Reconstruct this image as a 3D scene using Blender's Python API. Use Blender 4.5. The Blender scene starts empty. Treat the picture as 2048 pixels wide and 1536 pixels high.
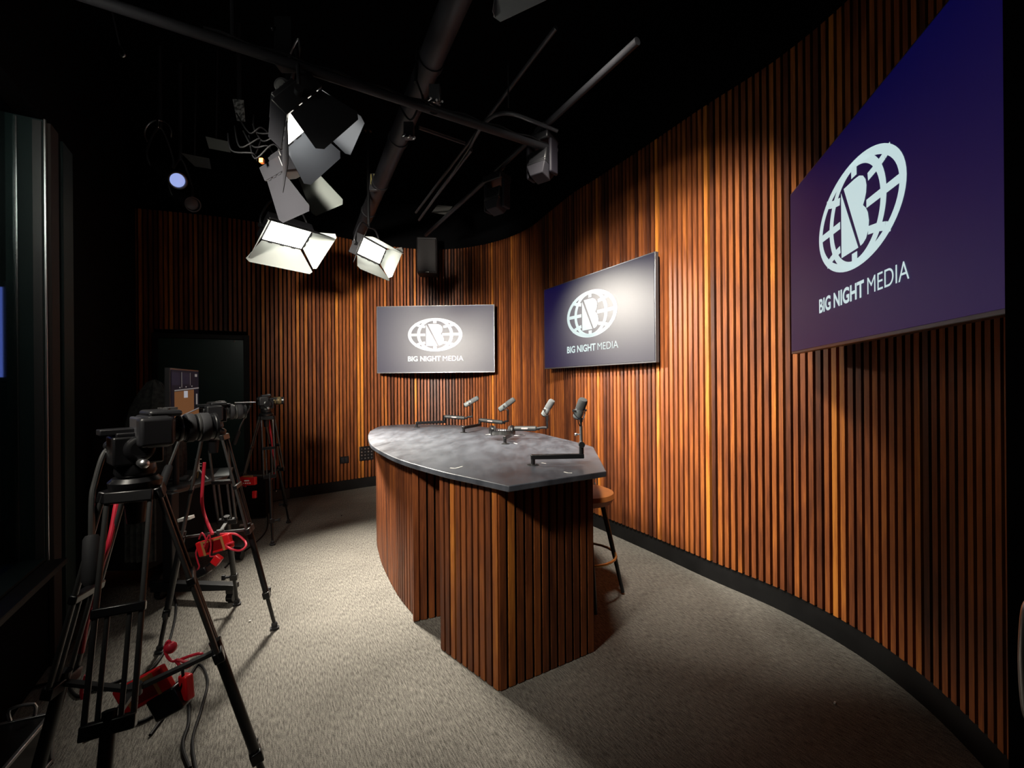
import bpy, math, random
from mathutils import Vector, Matrix
V = Vector
random.seed(7)
sc = bpy.context.scene
col = sc.collection

# ------------------------------------------------------------------ camera, world, exposure
F = 880.0                      # focal length in pixels of the 2048 frame
EYE = 1.5
ROLL = 0.008
cam_d = bpy.data.cameras.new('camera'); cam = bpy.data.objects.new('camera', cam_d); col.objects.link(cam)
cam_d.sensor_width = 36.0; cam_d.lens = F / 2048 * 36; cam_d.clip_start = 0.02
cam.location = (0, 0, EYE); cam.rotation_euler = (math.pi / 2, ROLL, 0)
sc.camera = cam
w = bpy.data.worlds.new('world'); sc.world = w; w.use_nodes = True
w.node_tree.nodes['Background'].inputs[0].default_value = (0.5, 0.6, 0.8, 1)
w.node_tree.nodes['Background'].inputs[1].default_value = 0.0005
sc.view_settings.view_transform = 'Standard'; sc.view_settings.look = 'None'
sc.view_settings.exposure = 0.0; sc.view_settings.gamma = 1.0
sc.view_settings.use_curve_mapping = False
try:
    sc.cycles.use_denoising = True
    sc.cycles.max_bounces = 6; sc.cycles.diffuse_bounces = 4; sc.cycles.glossy_bounces = 3
    sc.cycles.sample_clamp_indirect = 4.0; sc.cycles.caustics_reflective = False; sc.cycles.caustics_refractive = False
except Exception:
    pass
LAMP = dict(key_a=74.0, key_b=26.0, near=17.0, rear=60.0, fill=100.0, front=19.0)

def unroll(px, py):
    dx, dy = px - 1024, 768 - py
    return dx + ROLL * dy, dy - ROLL * dx
def at(px, py, Y):             # a measured point at depth Y
    x, y = unroll(px, py)
    return V((x / F * Y, Y, EYE + y / F * Y))
def on(px, py, h=0.0):         # a measured point on the horizontal plane z = h
    x, y = unroll(px, py)
    Y = F * (h - EYE) / y
    return V((x / F * Y, Y, h))

# ------------------------------------------------------------------ mesh builder
def frame(d, up=V((0, 0, 1))):
    d = V(d).normalized()
    if abs(d.dot(up)) > 0.98: up = V((0, 1, 0)) if abs(d.y) < .9 else V((1, 0, 0))
    s = d.cross(up).normalized(); u = s.cross(d).normalized()
    return s, d, u             # right, forward, up
def catmull(pts, n=8, closed=False):
    pts = [V(p) for p in pts]; out = []
    m = len(pts)
    rng = range(m) if closed else range(m - 1)
    for i in rng:
        if closed: p0, p1, p2, p3 = pts[(i - 1) % m], pts[i], pts[(i + 1) % m], pts[(i + 2) % m]
        else: p0, p1, p2, p3 = pts[max(i - 1, 0)], pts[i], pts[i + 1], pts[min(i + 2, m - 1)]
        for k in range(n):
            t = k / n
            out.append(0.5 * ((2 * p1) + (p2 - p0) * t + (2 * p0 - 5 * p1 + 4 * p2 - p3) * t * t + (3 * p1 - p0 - 3 * p2 + p3) * t ** 3))
    if not closed: out.append(pts[-1])
    return out
def resample(pts, step):
    out = [pts[0].copy()]; d = 0.0
    for a, b in zip(pts, pts[1:]):
        L = (b - a).length
        while L > 0 and d + L >= step:
            t = (step - d) / L
            a = a.lerp(b, t); out.append(a.copy()); L = (b - a).length; d = 0.0
        d += L
    return out
class MB:
    def __init__(s): s.v = []; s.f = []; s.t = []; s.m = []
    def add(s, vs, fs, tone=.5, mi=0):
        n = len(s.v); s.v += [V(v) for v in vs]
        for f in fs: s.f.append([i + n for i in f]); s.t.append(tone); s.m.append(mi)
        return s
    def hexa(s, a, b, tone=.5, mi=0):          # two quads a (bottom) and b (top), same winding
        return s.add(list(a) + list(b), [(3, 2, 1, 0), (4, 5, 6, 7), (0, 1, 5, 4), (1, 2, 6, 5), (2, 3, 7, 6), (3, 0, 4, 7)], tone, mi)
    def box(s, c, sz, ax=None, tone=.5, mi=0):
        c = V(c); X, Y, Z = ax or (V((1, 0, 0)), V((0, 1, 0)), V((0, 0, 1)))
        hx, hy, hz = sz[0] / 2, sz[1] / 2, sz[2] / 2
        q = [(-hx, -hy), (hx, -hy), (hx, hy), (-hx, hy)]
        return s.hexa([c + X * x + Y * y - Z * hz for x, y in q], [c + X * x + Y * y + Z * hz for x, y in q], tone, mi)
    def beam(s, p, q, w, h, up=V((0, 0, 1)), tone=.5, mi=0):
        p, q = V(p), V(q); S, D, U = frame(q - p, up)
        return s.box((p + q) / 2, (w, (q - p).length, h), (S, D, U), tone, mi)
    def ring(s, c, S, U, r, n):
        return [V(c) + S * (math.cos(2 * math.pi * k / n) * r) + U * (math.sin(2 * math.pi * k / n) * r) for k in range(n)]
    def sweep(s, rings, cap=True, tone=.5, mi=0):
        n = len(rings[0]); vs = [v for r in rings for v in r]; fs = []
        for i in range(len(rings) - 1):
            for k in range(n):
                a, b = i * n + k, i * n + (k + 1) % n
                fs.append((a, b, b + n, a + n))
        if cap:
            fs.append(tuple(range(n - 1, -1, -1))); o = (len(rings) - 1) * n; fs.append(tuple(range(o, o + n)))
        return s.add(vs, fs, tone, mi)
    def cyl(s, p, q, r, r2=None, n=16, tone=.5, mi=0):
        p, q = V(p), V(q); S, D, U = frame(q - p); r2 = r if r2 is None else r2
        return s.sweep([s.ring(p, S, U, r, n), s.ring(q, S, U, r2, n)], True, tone, mi)
    def lathe(s, p, d, prof, n=20, tone=.5, mi=0):   # prof: (distance along d, radius)
        S, D, U = frame(d)
        return s.sweep([s.ring(V(p) + D * a, S, U, max(r, 1e-4), n) for a, r in prof], True, tone, mi)
    def tube(s, pts, r, n=8, smooth=6, tone=.5, mi=0):
        pts = catmull(pts, smooth) if smooth and len(pts) > 2 else [V(p) for p in pts]
        rings = []; up = V((0, 0, 1))
        for i, p in enumerate(pts):
            d = pts[min(i + 1, len(pts) - 1)] - pts[max(i - 1, 0)]
            if d.length < 1e-9: continue
            d.normalize()
            if i == 0:
                S, D, U = frame(d); 
            else:
                S = (S - d * S.dot(d)).normalized(); U = S.cross(d).normalized()
            rings.append(s.ring(p, S, U, r, n))
        return s.sweep(rings, True, tone, mi)
    def prism(s, poly, z0, z1, tone=.5, mi=0):
        n = len(poly)
        vs = [V((p[0], p[1], z0)) for p in poly] + [V((p[0], p[1], z1)) for p in poly]
        fs = [tuple(range(n - 1, -1, -1)), tuple(range(n, 2 * n))] + [(k, (k + 1) % n, (k + 1) % n + n, k + n) for k in range(n)]
        return s.add(vs, fs, tone, mi)
    def slab(s, poly, d, tone=.5, mi=0):       # planar 3-D polygon thickened by vector d
        poly = [V(p) for p in poly]; n = len(poly); d = V(d)
        return s.add(poly + [p + d for p in poly], [tuple(range(n - 1, -1, -1)), tuple(range(n, 2 * n))] + [(k, (k + 1) % n, (k + 1) % n + n, k + n) for k in range(n)], tone, mi)
    def ball(s, c, r, n=12, sq=(1, 1, 1), tone=.5, mi=0):
        c = V(c); rings = []
        for i in range(1, n // 2):
            th = math.pi * i / (n // 2)
            rings.append([c + V((math.cos(2 * math.pi * k / n) * math.sin(th) * r * sq[0], math.sin(2 * math.pi * k / n) * math.sin(th) * r * sq[1], -math.cos(th) * r * sq[2])) for k in range(n)])
        return s.sweep(rings, True, tone, mi)
    def build(s, name, mats, parent=None, bevel=0, smooth=True, seg=2):
        me = bpy.data.meshes.new(name)
        L = V(parent['_L']) if parent is not None and '_L' in parent else V((0, 0, 0))
        me.from_pydata([tuple(v - L) for v in s.v], [], s.f)
        if not isinstance(mats, (list, tuple)): mats = [mats]
        for m in mats: me.materials.append(m)
        a = me.attributes.new('tone', 'FLOAT', 'FACE'); a.data.foreach_set('value', s.t)
        me.polygons.foreach_set('material_index', s.m)
        if smooth:
            me.polygons.foreach_set('use_smooth', [True] * len(s.f)); me.set_sharp_from_angle(angle=math.radians(35))
        me.update()
        import bmesh
        bm = bmesh.new(); bm.from_mesh(me); bmesh.ops.recalc_face_normals(bm, faces=bm.faces); bm.to_mesh(me); bm.free()
        o = bpy.data.objects.new(name, me); col.objects.link(o)
        if parent is not None:
            o.parent = parent
            if parent.type == 'MESH': pass
        if bevel:
            b = o.modifiers.new('bevel', 'BEVEL'); b.width = bevel; b.segments = seg; b.limit_method = 'ANGLE'; b.angle_limit = math.radians(40)
            b.harden_normals = False
        o['_L'] = tuple(L) if parent is not None else (0, 0, 0)
        return o
def thing(name, label, cat, loc=(0, 0, 0), group=None):
    o = bpy.data.objects.new(name, None); col.objects.link(o); o.empty_display_size = .1
    o.location = loc; o['_L'] = tuple(loc); o['label'] = label; o['category'] = cat
    if group: o['group'] = group
    return o
def tag(o, label, cat, group=None):
    o['label'] = label; o['category'] = cat
    if group: o['group'] = group
    return o
def struct(o): o['kind'] = 'structure'; return o

# ------------------------------------------------------------------ materials
def mat(name, c=(.5, .5, .5), rough=.5, metal=0.0, emit=None, es=1.0, spec=.5, coat=0.0):
    m = bpy.data.materials.new(name); m.use_nodes = True
    b = m.node_tree.nodes['Principled BSDF']
    b.inputs['Base Color'].default_value = (*c, 1); b.inputs['Roughness'].default_value = rough
    b.inputs['Metallic'].default_value = metal; b.inputs['Specular IOR Level'].default_value = spec
    b.inputs['Coat Weight'].default_value = coat
    if emit: b.inputs['Emission Color'].default_value = (*emit, 1); b.inputs['Emission Strength'].default_value = es
    return m
def noisy(m, c1, c2, scale=(20, 20, 20), detail=4, bump=0.0, lo=.35, hi=.65, rough=None):
    nt = m.node_tree; N = nt.nodes; Lk = nt.links; b = N['Principled BSDF']
    tc = N.new('ShaderNodeTexCoord'); mp = N.new('ShaderNodeMapping'); mp.inputs['Scale'].default_value = scale
    n = N.new('ShaderNodeTexNoise'); n.inputs['Detail'].default_value = detail; n.inputs['Scale'].default_value = 1.0
    r = N.new('ShaderNodeValToRGB'); r.color_ramp.elements[0].position = lo; r.color_ramp.elements[1].position = hi
    r.color_ramp.elements[0].color = (*c1, 1); r.color_ramp.elements[1].color = (*c2, 1)
    Lk.new(tc.outputs['Object'], mp.inputs[0]); Lk.new(mp.outputs[0], n.inputs['Vector']); Lk.new(n.outputs[0], r.inputs[0]); Lk.new(r.outputs[0], b.inputs['Base Color'])
    if bump:
        bp = N.new('ShaderNodeBump'); bp.inputs['Strength'].default_value = bump; bp.inputs['Distance'].default_value = .004
        Lk.new(n.outputs[0], bp.inputs['Height']); Lk.new(bp.outputs[0], b.inputs['Normal'])
    if rough:
        mr = N.new('ShaderNodeMapRange'); mr.inputs[3].default_value = rough[0]; mr.inputs[4].default_value = rough[1]
        Lk.new(n.outputs[0], mr.inputs[0]); Lk.new(mr.outputs[0], b.inputs['Roughness'])
    return m
def wood(name, ramp):
    m = mat(name, rough=.48, spec=.25); nt = m.node_tree; N = nt.nodes; Lk = nt.links; b = N['Principled BSDF']
    at_ = N.new('ShaderNodeAttribute'); at_.attribute_name = 'tone'
    tc = N.new('ShaderNodeTexCoord'); 
    add = N.new('ShaderNodeVectorMath'); add.operation = 'ADD'
    cmb = N.new('ShaderNodeCombineXYZ'); mul = N.new('ShaderNodeMath'); mul.operation = 'MULTIPLY'; mul.inputs[1].default_value = 37.0
    Lk.new(at_.outputs['Fac'], mul.inputs[0]); Lk.new(mul.outputs[0], cmb.inputs[2]); Lk.new(tc.outputs['Object'], add.inputs[0]); Lk.new(cmb.outputs[0], add.inputs[1])
    mp = N.new('ShaderNodeMapping'); mp.inputs['Scale'].default_value = (14, 14, 1.6); Lk.new(add.outputs[0], mp.inputs[0])
    n1 = N.new('ShaderNodeTexNoise'); n1.inputs['Scale'].default_value = 1.0; n1.inputs['Detail'].default_value = 5; n1.inputs['Distortion'].default_value = .6
    Lk.new(mp.outputs[0], n1.inputs['Vector'])
    mp2 = N.new('ShaderNodeMapping'); mp2.inputs['Scale'].default_value = (160, 160, 7); Lk.new(add.outputs[0], mp2.inputs[0])
    n2 = N.new('ShaderNodeTexNoise'); n2.inputs['Scale'].default_value = 1.0; n2.inputs['Detail'].default_value = 3; Lk.new(mp2.outputs[0], n2.inputs['Vector'])
    def math_(op, a, bb):
        k = N.new('ShaderNodeMath'); k.operation = op
        for i, x in enumerate((a, bb)):
            if isinstance(x, (int, float)): k.inputs[i].default_value = x
            else: Lk.new(x, k.inputs[i])
        return k.outputs[0]
    v = math_('ADD', at_.outputs['Fac'], math_('MULTIPLY', math_('SUBTRACT', n1.outputs[0], .5), 1.05))
    v = math_('ADD', v, math_('MULTIPLY', math_('SUBTRACT', n2.outputs[0], .5), .6))
    r = N.new('ShaderNodeValToRGB'); cr = r.color_ramp
    cr.elements[0].position = ramp[0][0]; cr.elements[0].color = (*ramp[0][1], 1)
    cr.elements[1].position = ramp[-1][0]; cr.elements[1].color = (*ramp[-1][1], 1)
    for p, c in ramp[1:-1]: e = cr.elements.new(p); e.color = (*c, 1)
    Lk.new(v, r.inputs[0]); Lk.new(r.outputs[0], b.inputs['Base Color'])
    bp = N.new('ShaderNodeBump'); bp.inputs['Strength'].default_value = .15; bp.inputs['Distance'].default_value = .002
    Lk.new(n2.outputs[0], bp.inputs['Height']); Lk.new(bp.outputs[0], b.inputs['Normal'])
    return m
RAMP = [(0.0, (.040, .012, .006)), (.3, (.100, .029, .011)), (.55, (.185, .053, .016)), (.80, (.30, .092, .020)), (1.0, (.46, .16, .026))]
M = {}
M['wood'] = wood('walnut_slats', RAMP)
M['felt'] = mat('black_backing', (.006, .004, .004), .9, spec=.1)
M['black_paint'] = mat('black_paint', (.0025, .0025, .003), .9, spec=.04)
M['ceiling'] = mat('ceiling_black', (.0015, .0015, .002), .9, spec=.03)
M['base'] = noisy(mat('black_rubber_base', rough=.55, spec=.3), (.0035, .0035, .004), (.007, .007, .0075), (6, 6, 6))
M['black_metal'] = mat('black_metal', (.010, .010, .012), .42, spec=.35)
M['satin_black'] = mat('satin_black', (.007, .007, .008), .3, spec=.5)
M['black_plastic'] = mat('black_plastic', (.011, .011, .013), .42)
M['rubber'] = mat('grip_rubber', (.026, .026, .029), .7, spec=.3)
M['pipe'] = noisy(mat('black_pipe', rough=.5, spec=.25), (.008, .008, .010), (.016, .016, .019), (3, 3, 3))
M['duct'] = noisy(mat('painted_duct', rough=.45, spec=.5), (.012, .012, .015), (.026, .026, .032), (5, 5, 5))
M['conduit'] = mat('grey_conduit', (.05, .05, .056), .4, metal=.3)
M['steel'] = mat('bright_steel', (.6, .6, .62), .25, metal=1.0)
M['alu'] = mat('brushed_aluminium', (.55, .55, .57), .35, metal=1.0)
M['tube_grey'] = mat('tripod_tube', (.09, .09, .09), .32, metal=.6)
M['red'] = mat('red_plastic', (.62, .012, .016), .35)
M['redc'] = mat('red_cable', (.55, .02, .045), .4)
M['dark_red'] = mat('dark_red_window', (.16, .004, .006), .3)
M['tape'] = mat('tan_tape', (.35, .15, .05), .6)
M['white'] = mat('white_plastic', (.8, .8, .78), .5)
M['cable'] = mat('black_cable', (.004, .004, .005), .6, spec=.2)
M['orange'] = mat('orange_plastic', (.8, .16, .03), .45)
M['leather'] = noisy(mat('tan_leather', rough=.5), (.26, .085, .02), (.34, .115, .028), (9, 9, 9))
M['brass'] = mat('brass_ring', (.45, .28, .1), .35, metal=.9)
M['door'] = noisy(mat('dark_green_door', rough=.32, spec=.6), (.012, .034, .032), (.018, .048, .044), (2, 2, 2))
M['casing'] = mat('brown_grey_casing', (.030, .023, .021), .7, spec=.2)
M['teal'] = mat('dark_teal_panel', (.007, .020, .021), .6, spec=.25)
M['frost'] = mat('diffuser_white', (.45, .48, .46), .6)
M['doorin'] = mat('barn_door_inside', (.10, .11, .13), .5)
M['speaker'] = mat('speaker_shell', (.014, .012, .014), .6)
M['grille'] = mat('speaker_grille', (.02, .017, .018), .8)
M['mic_grey'] = mat('microphone_grey', (.20, .22, .225), .42, metal=.2)
M['foam'] = mat('foam_windscreen', (.11, .115, .12), .95, spec=.1)
M['arm_grey'] = mat('boom_arm_grey', (.032, .034, .036), .5, metal=.1)
M['cloth'] = noisy(mat('dark_grey_cloth', rough=.9, spec=.1), (.03, .03, .03), (.06, .06, .058), (30, 30, 30), bump=.3)
M['drape'] = mat('black_drape', (.012, .012, .013), .9, spec=.1)
M['bluelens'] = mat('blue_lens', (.05, .08, .2), .08, emit=(.42, .52, 1.0), es=.75)
M['yellow'] = mat('yellow_label', (.45, .38, .12), .6)
M['paper'] = mat('white_paper', (.75, .73, .7), .8)
M['greypatch'] = mat('pale_tile', (.18, .17, .165), .8)
M['emit'] = mat('led_panel', (.9, .9, .9), .4, emit=(1.0, .97, .86), es=8.0)
M['bezel'] = mat('tv_bezel', (.10, .10, .11), .3, metal=.6)
M['logo'] = mat('logo_white', (.02, .02, .02), .35, emit=(.62, .80, .82), es=.85)
M['label_red'] = mat('red_lettering', (.6, .03, .03), .4)
M['label_white'] = mat('white_lettering', (.75, .72, .7), .5)
# carpet
def carpet():
    m = mat('carpet', rough=.95, spec=.05); nt = m.node_tree; N = nt.nodes; Lk = nt.links; b = N['Principled BSDF']
    tc = N.new('ShaderNodeTexCoord'); out = []
    for sc_, rot, d in (((26, 170, 1), 2.09, 4), ((300, 300, 1), 0, 2), ((1.3, 1.3, 1), 0, 3)):
        mp = N.new('ShaderNodeMapping'); mp.vector_type = 'TEXTURE'; mp.inputs['Scale'].default_value = (1 / sc_[0], 1 / sc_[1], 1); mp.inputs['Rotation'].default_value = (0, 0, rot)
        n = N.new('ShaderNodeTexNoise'); n.inputs['Scale'].default_value = 1; n.inputs['Detail'].default_value = d
        Lk.new(tc.outputs['Object'], mp.inputs[0]); Lk.new(mp.outputs[0], n.inputs['Vector']); out.append(n.outputs[0])
    a = N.new('ShaderNodeMath'); a.operation = 'ADD'; Lk.new(out[0], a.inputs[0]); Lk.new(out[1], a.inputs[1])
    a2 = N.new('ShaderNodeMath'); a2.operation = 'MULTIPLY_ADD'; a2.inputs[1].default_value = .35; Lk.new(out[2], a2.inputs[0]); Lk.new(a.outputs[0], a2.inputs[2])
    r = N.new('ShaderNodeValToRGB'); r.color_ramp.elements[0].position = .47; r.color_ramp.elements[1].position = .76
    dv = N.new('ShaderNodeMath'); dv.operation = 'DIVIDE'; dv.inputs[1].default_value = 2.0; Lk.new(a2.outputs[0], dv.inputs[0])
    r.color_ramp.elements[0].color = (.060, .056, .050, 1); r.color_ramp.elements[1].color = (.29, .27, .24, 1)
    Lk.new(dv.outputs[0], r.inputs[0]); Lk.new(r.outputs[0], b.inputs['Base Color'])
    bp = N.new('ShaderNodeBump'); bp.inputs['Strength'].default_value = .6; bp.inputs['Distance'].default_value = .006
    Lk.new(a.outputs[0], bp.inputs['Height']); Lk.new(bp.outputs[0], b.inputs['Normal'])
    return m
M['carpet'] = carpet()
# desk top: slate laminate with a satin sheen and scratches
def slate():
    m = mat('slate_laminate', rough=.36, spec=.6); nt = m.node_tree; N = nt.nodes; Lk = nt.links; b = N['Principled BSDF']
    tc = N.new('ShaderNodeTexCoord'); mp = N.new('ShaderNodeMapping'); mp.inputs['Scale'].default_value = (7, 2.4, 1); mp.inputs['Rotation'].default_value = (0, 0, -.5)
    n = N.new('ShaderNodeTexNoise'); n.inputs['Scale'].default_value = 1.2; n.inputs['Detail'].default_value = 7; n.inputs['Roughness'].default_value = .68
    Lk.new(tc.outputs['Object'], mp.inputs[0]); Lk.new(mp.outputs[0], n.inputs['Vector'])
    r = N.new('ShaderNodeValToRGB'); r.color_ramp.elements[0].position = .3; r.color_ramp.elements[1].position = .75
    r.color_ramp.elements[0].color = (.026, .029, .037, 1); r.color_ramp.elements[1].color = (.105, .114, .138, 1)
    Lk.new(n.outputs[0], r.inputs[0]); Lk.new(r.outputs[0], b.inputs['Base Color'])
    mr = N.new('ShaderNodeMapRange'); mr.inputs[3].default_value = .20; mr.inputs[4].default_value = .58; Lk.new(n.outputs[0], mr.inputs[0]); Lk.new(mr.outputs[0], b.inputs['Roughness'])
    return m
M['slate'] = slate()
def glass():
    m = bpy.data.materials.new('window_glass'); m.use_nodes = True; b = m.node_tree.nodes['Principled BSDF']
    b.inputs['Base Color'].default_value = (.55, .75, .72, 1); b.inputs['Roughness'].default_value = .03
    b.inputs['Transmission Weight'].default_value = 1.0; b.inputs['IOR'].default_value = 1.5
    return m
M['glass'] = glass()
def screen_mat(name, c_lo, c_hi, rough):
    m = mat(name, (.006, .006, .008), rough, spec=.34); nt = m.node_tree; N = nt.nodes; Lk = nt.links; b = N['Principled BSDF']
    tc = N.new('ShaderNodeTexCoord'); sp = N.new('ShaderNodeSeparateXYZ'); r = N.new('ShaderNodeValToRGB')
    mr = N.new('ShaderNodeMapRange'); mr.inputs[1].default_value = 0.0; mr.inputs[2].default_value = .94
    Lk.new(tc.outputs['Object'], sp.inputs[0]); Lk.new(sp.outputs[2], mr.inputs[0]); Lk.new(mr.outputs[0], r.inputs[0])
    r.color_ramp.elements[0].color = (*c_lo, 1); r.color_ramp.elements[1].color = (*c_hi, 1)
    Lk.new(r.outputs[0], b.inputs['Emission Color']); b.inputs['Emission Strength'].default_value = 1.0
    return m
M['screen'] = screen_mat('tv_screen', (.012, .006, .045), (.0006, .0004, .036), .44)

# ------------------------------------------------------------------ room
CEIL = 4.3
fl = MB(); fl.box((-1, 2.9, -.05), (9.6, 9.8, .1)); struct(fl.build('floor', M['carpet'], smooth=False))
ce = MB(); ce.box((-1, 2.9, CEIL + .05), (9.6, 9.8, .1)); struct(ce.build('ceiling', M['ceiling'], smooth=False))
WP = [(-5.0, 5.0), (-4.35, 5.22), (-3.70, 5.45), (-3.23, 5.69), (-2.84, 5.96), (-2.5, 6.22), (-2.07, 6.56), (-1.6, 6.8), (-1.14, 6.88), (-.6, 6.76), (-.1, 6.42), (.27, 5.95),
      (.50, 5.40), (.72, 4.87), (.90, 4.55), (1.224, 3.94), (1.50, 3.384), (1.77, 2.886), (1.90, 2.44), (1.91, 2.064), (1.837, 1.70), (1.70, 1.35), (1.50, 1.0), (1.38, .82)]
path = catmull([V((x, y, 0)) for x, y in WP], 14)
def tangents(pts):
    out = []
    for i in range(len(pts)):
        d = pts[min(i + 1, len(pts) - 1)] - pts[max(i - 1, 0)]; d.z = 0; out.append(d.normalized())
    return out
def offset(pts, d):            # d > 0: to the right of travel (into the room)
    return [p + V((t.y, -t.x, 0)) * d for p, t in zip(pts, tangents(pts))]
def wall_strip(mb, pts, z0, z1, th, mi=0, off=0.0):
    a = offset(pts, off); b = offset(pts, off - th)
    for i in range(len(pts) - 1):
        q = [a[i], a[i + 1], b[i + 1], b[i]]
        mb.hexa([p + V((0, 0, z0)) for p in q], [p + V((0, 0, z1)) for p in q], .5, mi)
def slats(mb, pts, z0, z1, pitch=.0505, wd=.0305, dp=.036, mi=0, skip=None, bright=.045):
    rs = resample(pts, pitch); tg = tangents(rs)
    for p, t in zip(rs, tg):
        n = V((t.y, -t.x, 0)); c = p + n * dp / 2
        tone = min(.95, max(.02, random.gauss(.48, .13)))
        if random.random() < bright: tone = random.uniform(.8, 1.0)
        elif random.random() < .12: tone = random.uniform(.05, .2)
        a0 = z0
        if skip:
            a0 = skip(p, z0)
            if a0 is None: continue
        mb.box((c.x, c.y, (a0 + z1) / 2), (wd * random.uniform(.95, 1.05), dp, z1 - a0), (t, n, V((0, 0, 1))), tone, mi)
WOODTOP = 3.60
iso = min(range(len(path)), key=lambda i: (path[i] - V((.27, 5.95, 0))).length)
DL, DR = -4.22, -3.40         # door opening in x
def door_skip(p, z0): return 2.19 if DL - .05 < p.x < DR + .05 else z0
for nm, seg in (('wall_back', path[:iso + 1]), ('wall_right', path[iso:])):
    mb = MB(); wall_strip(mb, seg, 0, CEIL, .12, 1)
    slats(mb, seg, .15, WOODTOP, skip=door_skip if nm == 'wall_back' else None)
    struct(mb.build(nm, [M['wood'], M['black_paint']], smooth=False))
    mb = MB()
    if nm == 'wall_back':
        for part in ([p for p in seg if p.x < DL - .06], [p for p in seg if p.x > DR + .06]):
            if len(part) > 1: wall_strip(mb, part, 0, .145, .02, 0, .02)
    else: wall_strip(mb, seg, 0, .145, .02, 0, .02)
    struct(mb.build('baseboard_' + nm[5:], M['base'], smooth=False))
# left wall with the control room window
WB = V((-2.50, 2.36, 0))
LW = [V((-2.11, -1.5, 0)), V((-2.11, 1.70, 0)), WB, V((-4.50, 5.30, 0))]
def lw(mb, a, b, z0, z1, th=.15):
    t = (b - a).normalized(); n = V((-t.y, t.x, 0)) * th      # outwards
    q = [a, b, b + n, a + n]
    mb.hexa([p + V((0, 0, z0)) for p in q], [p + V((0, 0, z1)) for p in q])
WA = V((-2.11, .4, 0))
wl = MB()
lw(wl, LW[0], WA, 0, CEIL)
lw(wl, WA, LW[1], 0, .58); lw(wl, WA, LW[1], 2.93, CEIL)
lw(wl, LW[1], WB, 0, .58); lw(wl, LW[1], WB, 2.93, CEIL)
lw(wl, WB, LW[3], 0, CEIL)
struct(wl.build('wall_left', M['black_paint'], smooth=False))
mb = MB(); mb.box((-.4, -1.55, CEIL / 2), (3.9, .1, CEIL)); struct(mb.build('wall_front', M['black_paint'], smooth=False))
mb = MB(); mb.box((1.62, -.35, CEIL / 2), (.1, 2.4, CEIL)); struct(mb.build('wall_side', M['black_paint'], smooth=False))
UP = V((0, 0, 1))
wd = (WB - LW[1]).normalized(); wn = V((wd.y, -wd.x, 0))          # along the wall, into the room
# window 1: pane, jamb liner, bright edge strip
w1 = bpy.data.objects.new('window_1', None); col.objects.link(w1); w1['_L'] = (0, 0, 0); struct(w1)
mb = MB(); g0 = LW[1] - wn * .10; g1 = WB - wn * .10 + wd * .02
mb.slab([g0 + UP * .58, g1 + UP * .58, g1 + UP * 2.93, g0 + UP * 2.93], -wn * .012)
g2 = WA - V((.10, 0, 0))
mb.slab([g2 + UP * .58, g0 + UP * .58, g0 + UP * 2.93, g2 + UP * 2.93], V((-.012, 0, 0)))
mb.build('pane', M['glass'], w1, smooth=False)
mb = MB()
mb.slab([WB + UP * .58, WB + UP * 2.93, WB - wn * .15 + UP * 2.93, WB - wn * .15 + UP * .58], -wd * .012)
mb.slab([LW[1] + UP * .58, WB + UP * .58, WB - wn * .15 + UP * .58, LW[1] - wn * .15 + UP * .58], UP * .012)
mb.build('jamb_liner', M['teal'], w1, smooth=False)
mb = MB(); e0 = WB + wn * .004
mb.beam(e0 + UP * .57, e0 + UP * 2.94, .014, .010, wn)
mb.build('edge_strip', M['alu'], w1, bevel=.002)
mb = MB(); e0 = WB - wn * .022 - wd * .016
mb.beam(e0 + UP * .59, e0 + UP * 2.92, .034, .008, wd)
mb.beam(WB - wn * .098 - wd * .02 + UP * .59, WB - wn * .098 - wd * .02 + UP * 2.92, .006, .006, wd, mi=1)
mb.build('glazing_bead', [M['arm_grey'], M['steel']], w1, smooth=False)
mb = MB(); mb.beam(LW[1] + wn * .03 + UP * .56, WB + wn * .03 + UP * .56, .10, .03)
mb.build('sill', M['base'], w1, bevel=.004)
mb = MB(); a = WB + wd * .066 + wn * .012
mb.beam(a + UP * .0, a + UP * 2.93, .110, .024, wn); struct(mb.build('trim_1', M['casing'], bevel=.003))
mb = MB(); a = WB + wd * .225 + wn * .02
mb.beam(a + UP * .0, a + UP * 2.90, .160, .03, wn); struct(mb.build('trim_2', M['teal'], bevel=.003))
# blue screen in the dark room beyond the glass
t = thing('monitor', 'bright blue screen glowing behind the window glass', 'monitor', (-3.75, 2.75, 0))
mb = MB(); mb.box((-3.75, 2.85, 1.86), (1.0, .05, .66)); mb.build('housing', M['black_plastic'], t, bevel=.01)
mb = MB(); mb.box((-3.75, 2.822, 1.86), (.94, .006, .58)); mb.build('screen', mat('blue_screen', (.02, .02, .05), .3, emit=(.16, .19, .75), es=.8), t, smooth=False)
mb = MB(); mb.cyl((-3.75, 2.88, .02), (-3.75, 2.88, 1.6), .03); mb.box((-3.75, 2.88, .01), (.5, .4, .02)); mb.build('stand', M['black_metal'], t)
mb = MB(); mb.box((-3.6, 2.0, -.05), (1.6, 3.4, .1)); 
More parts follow.
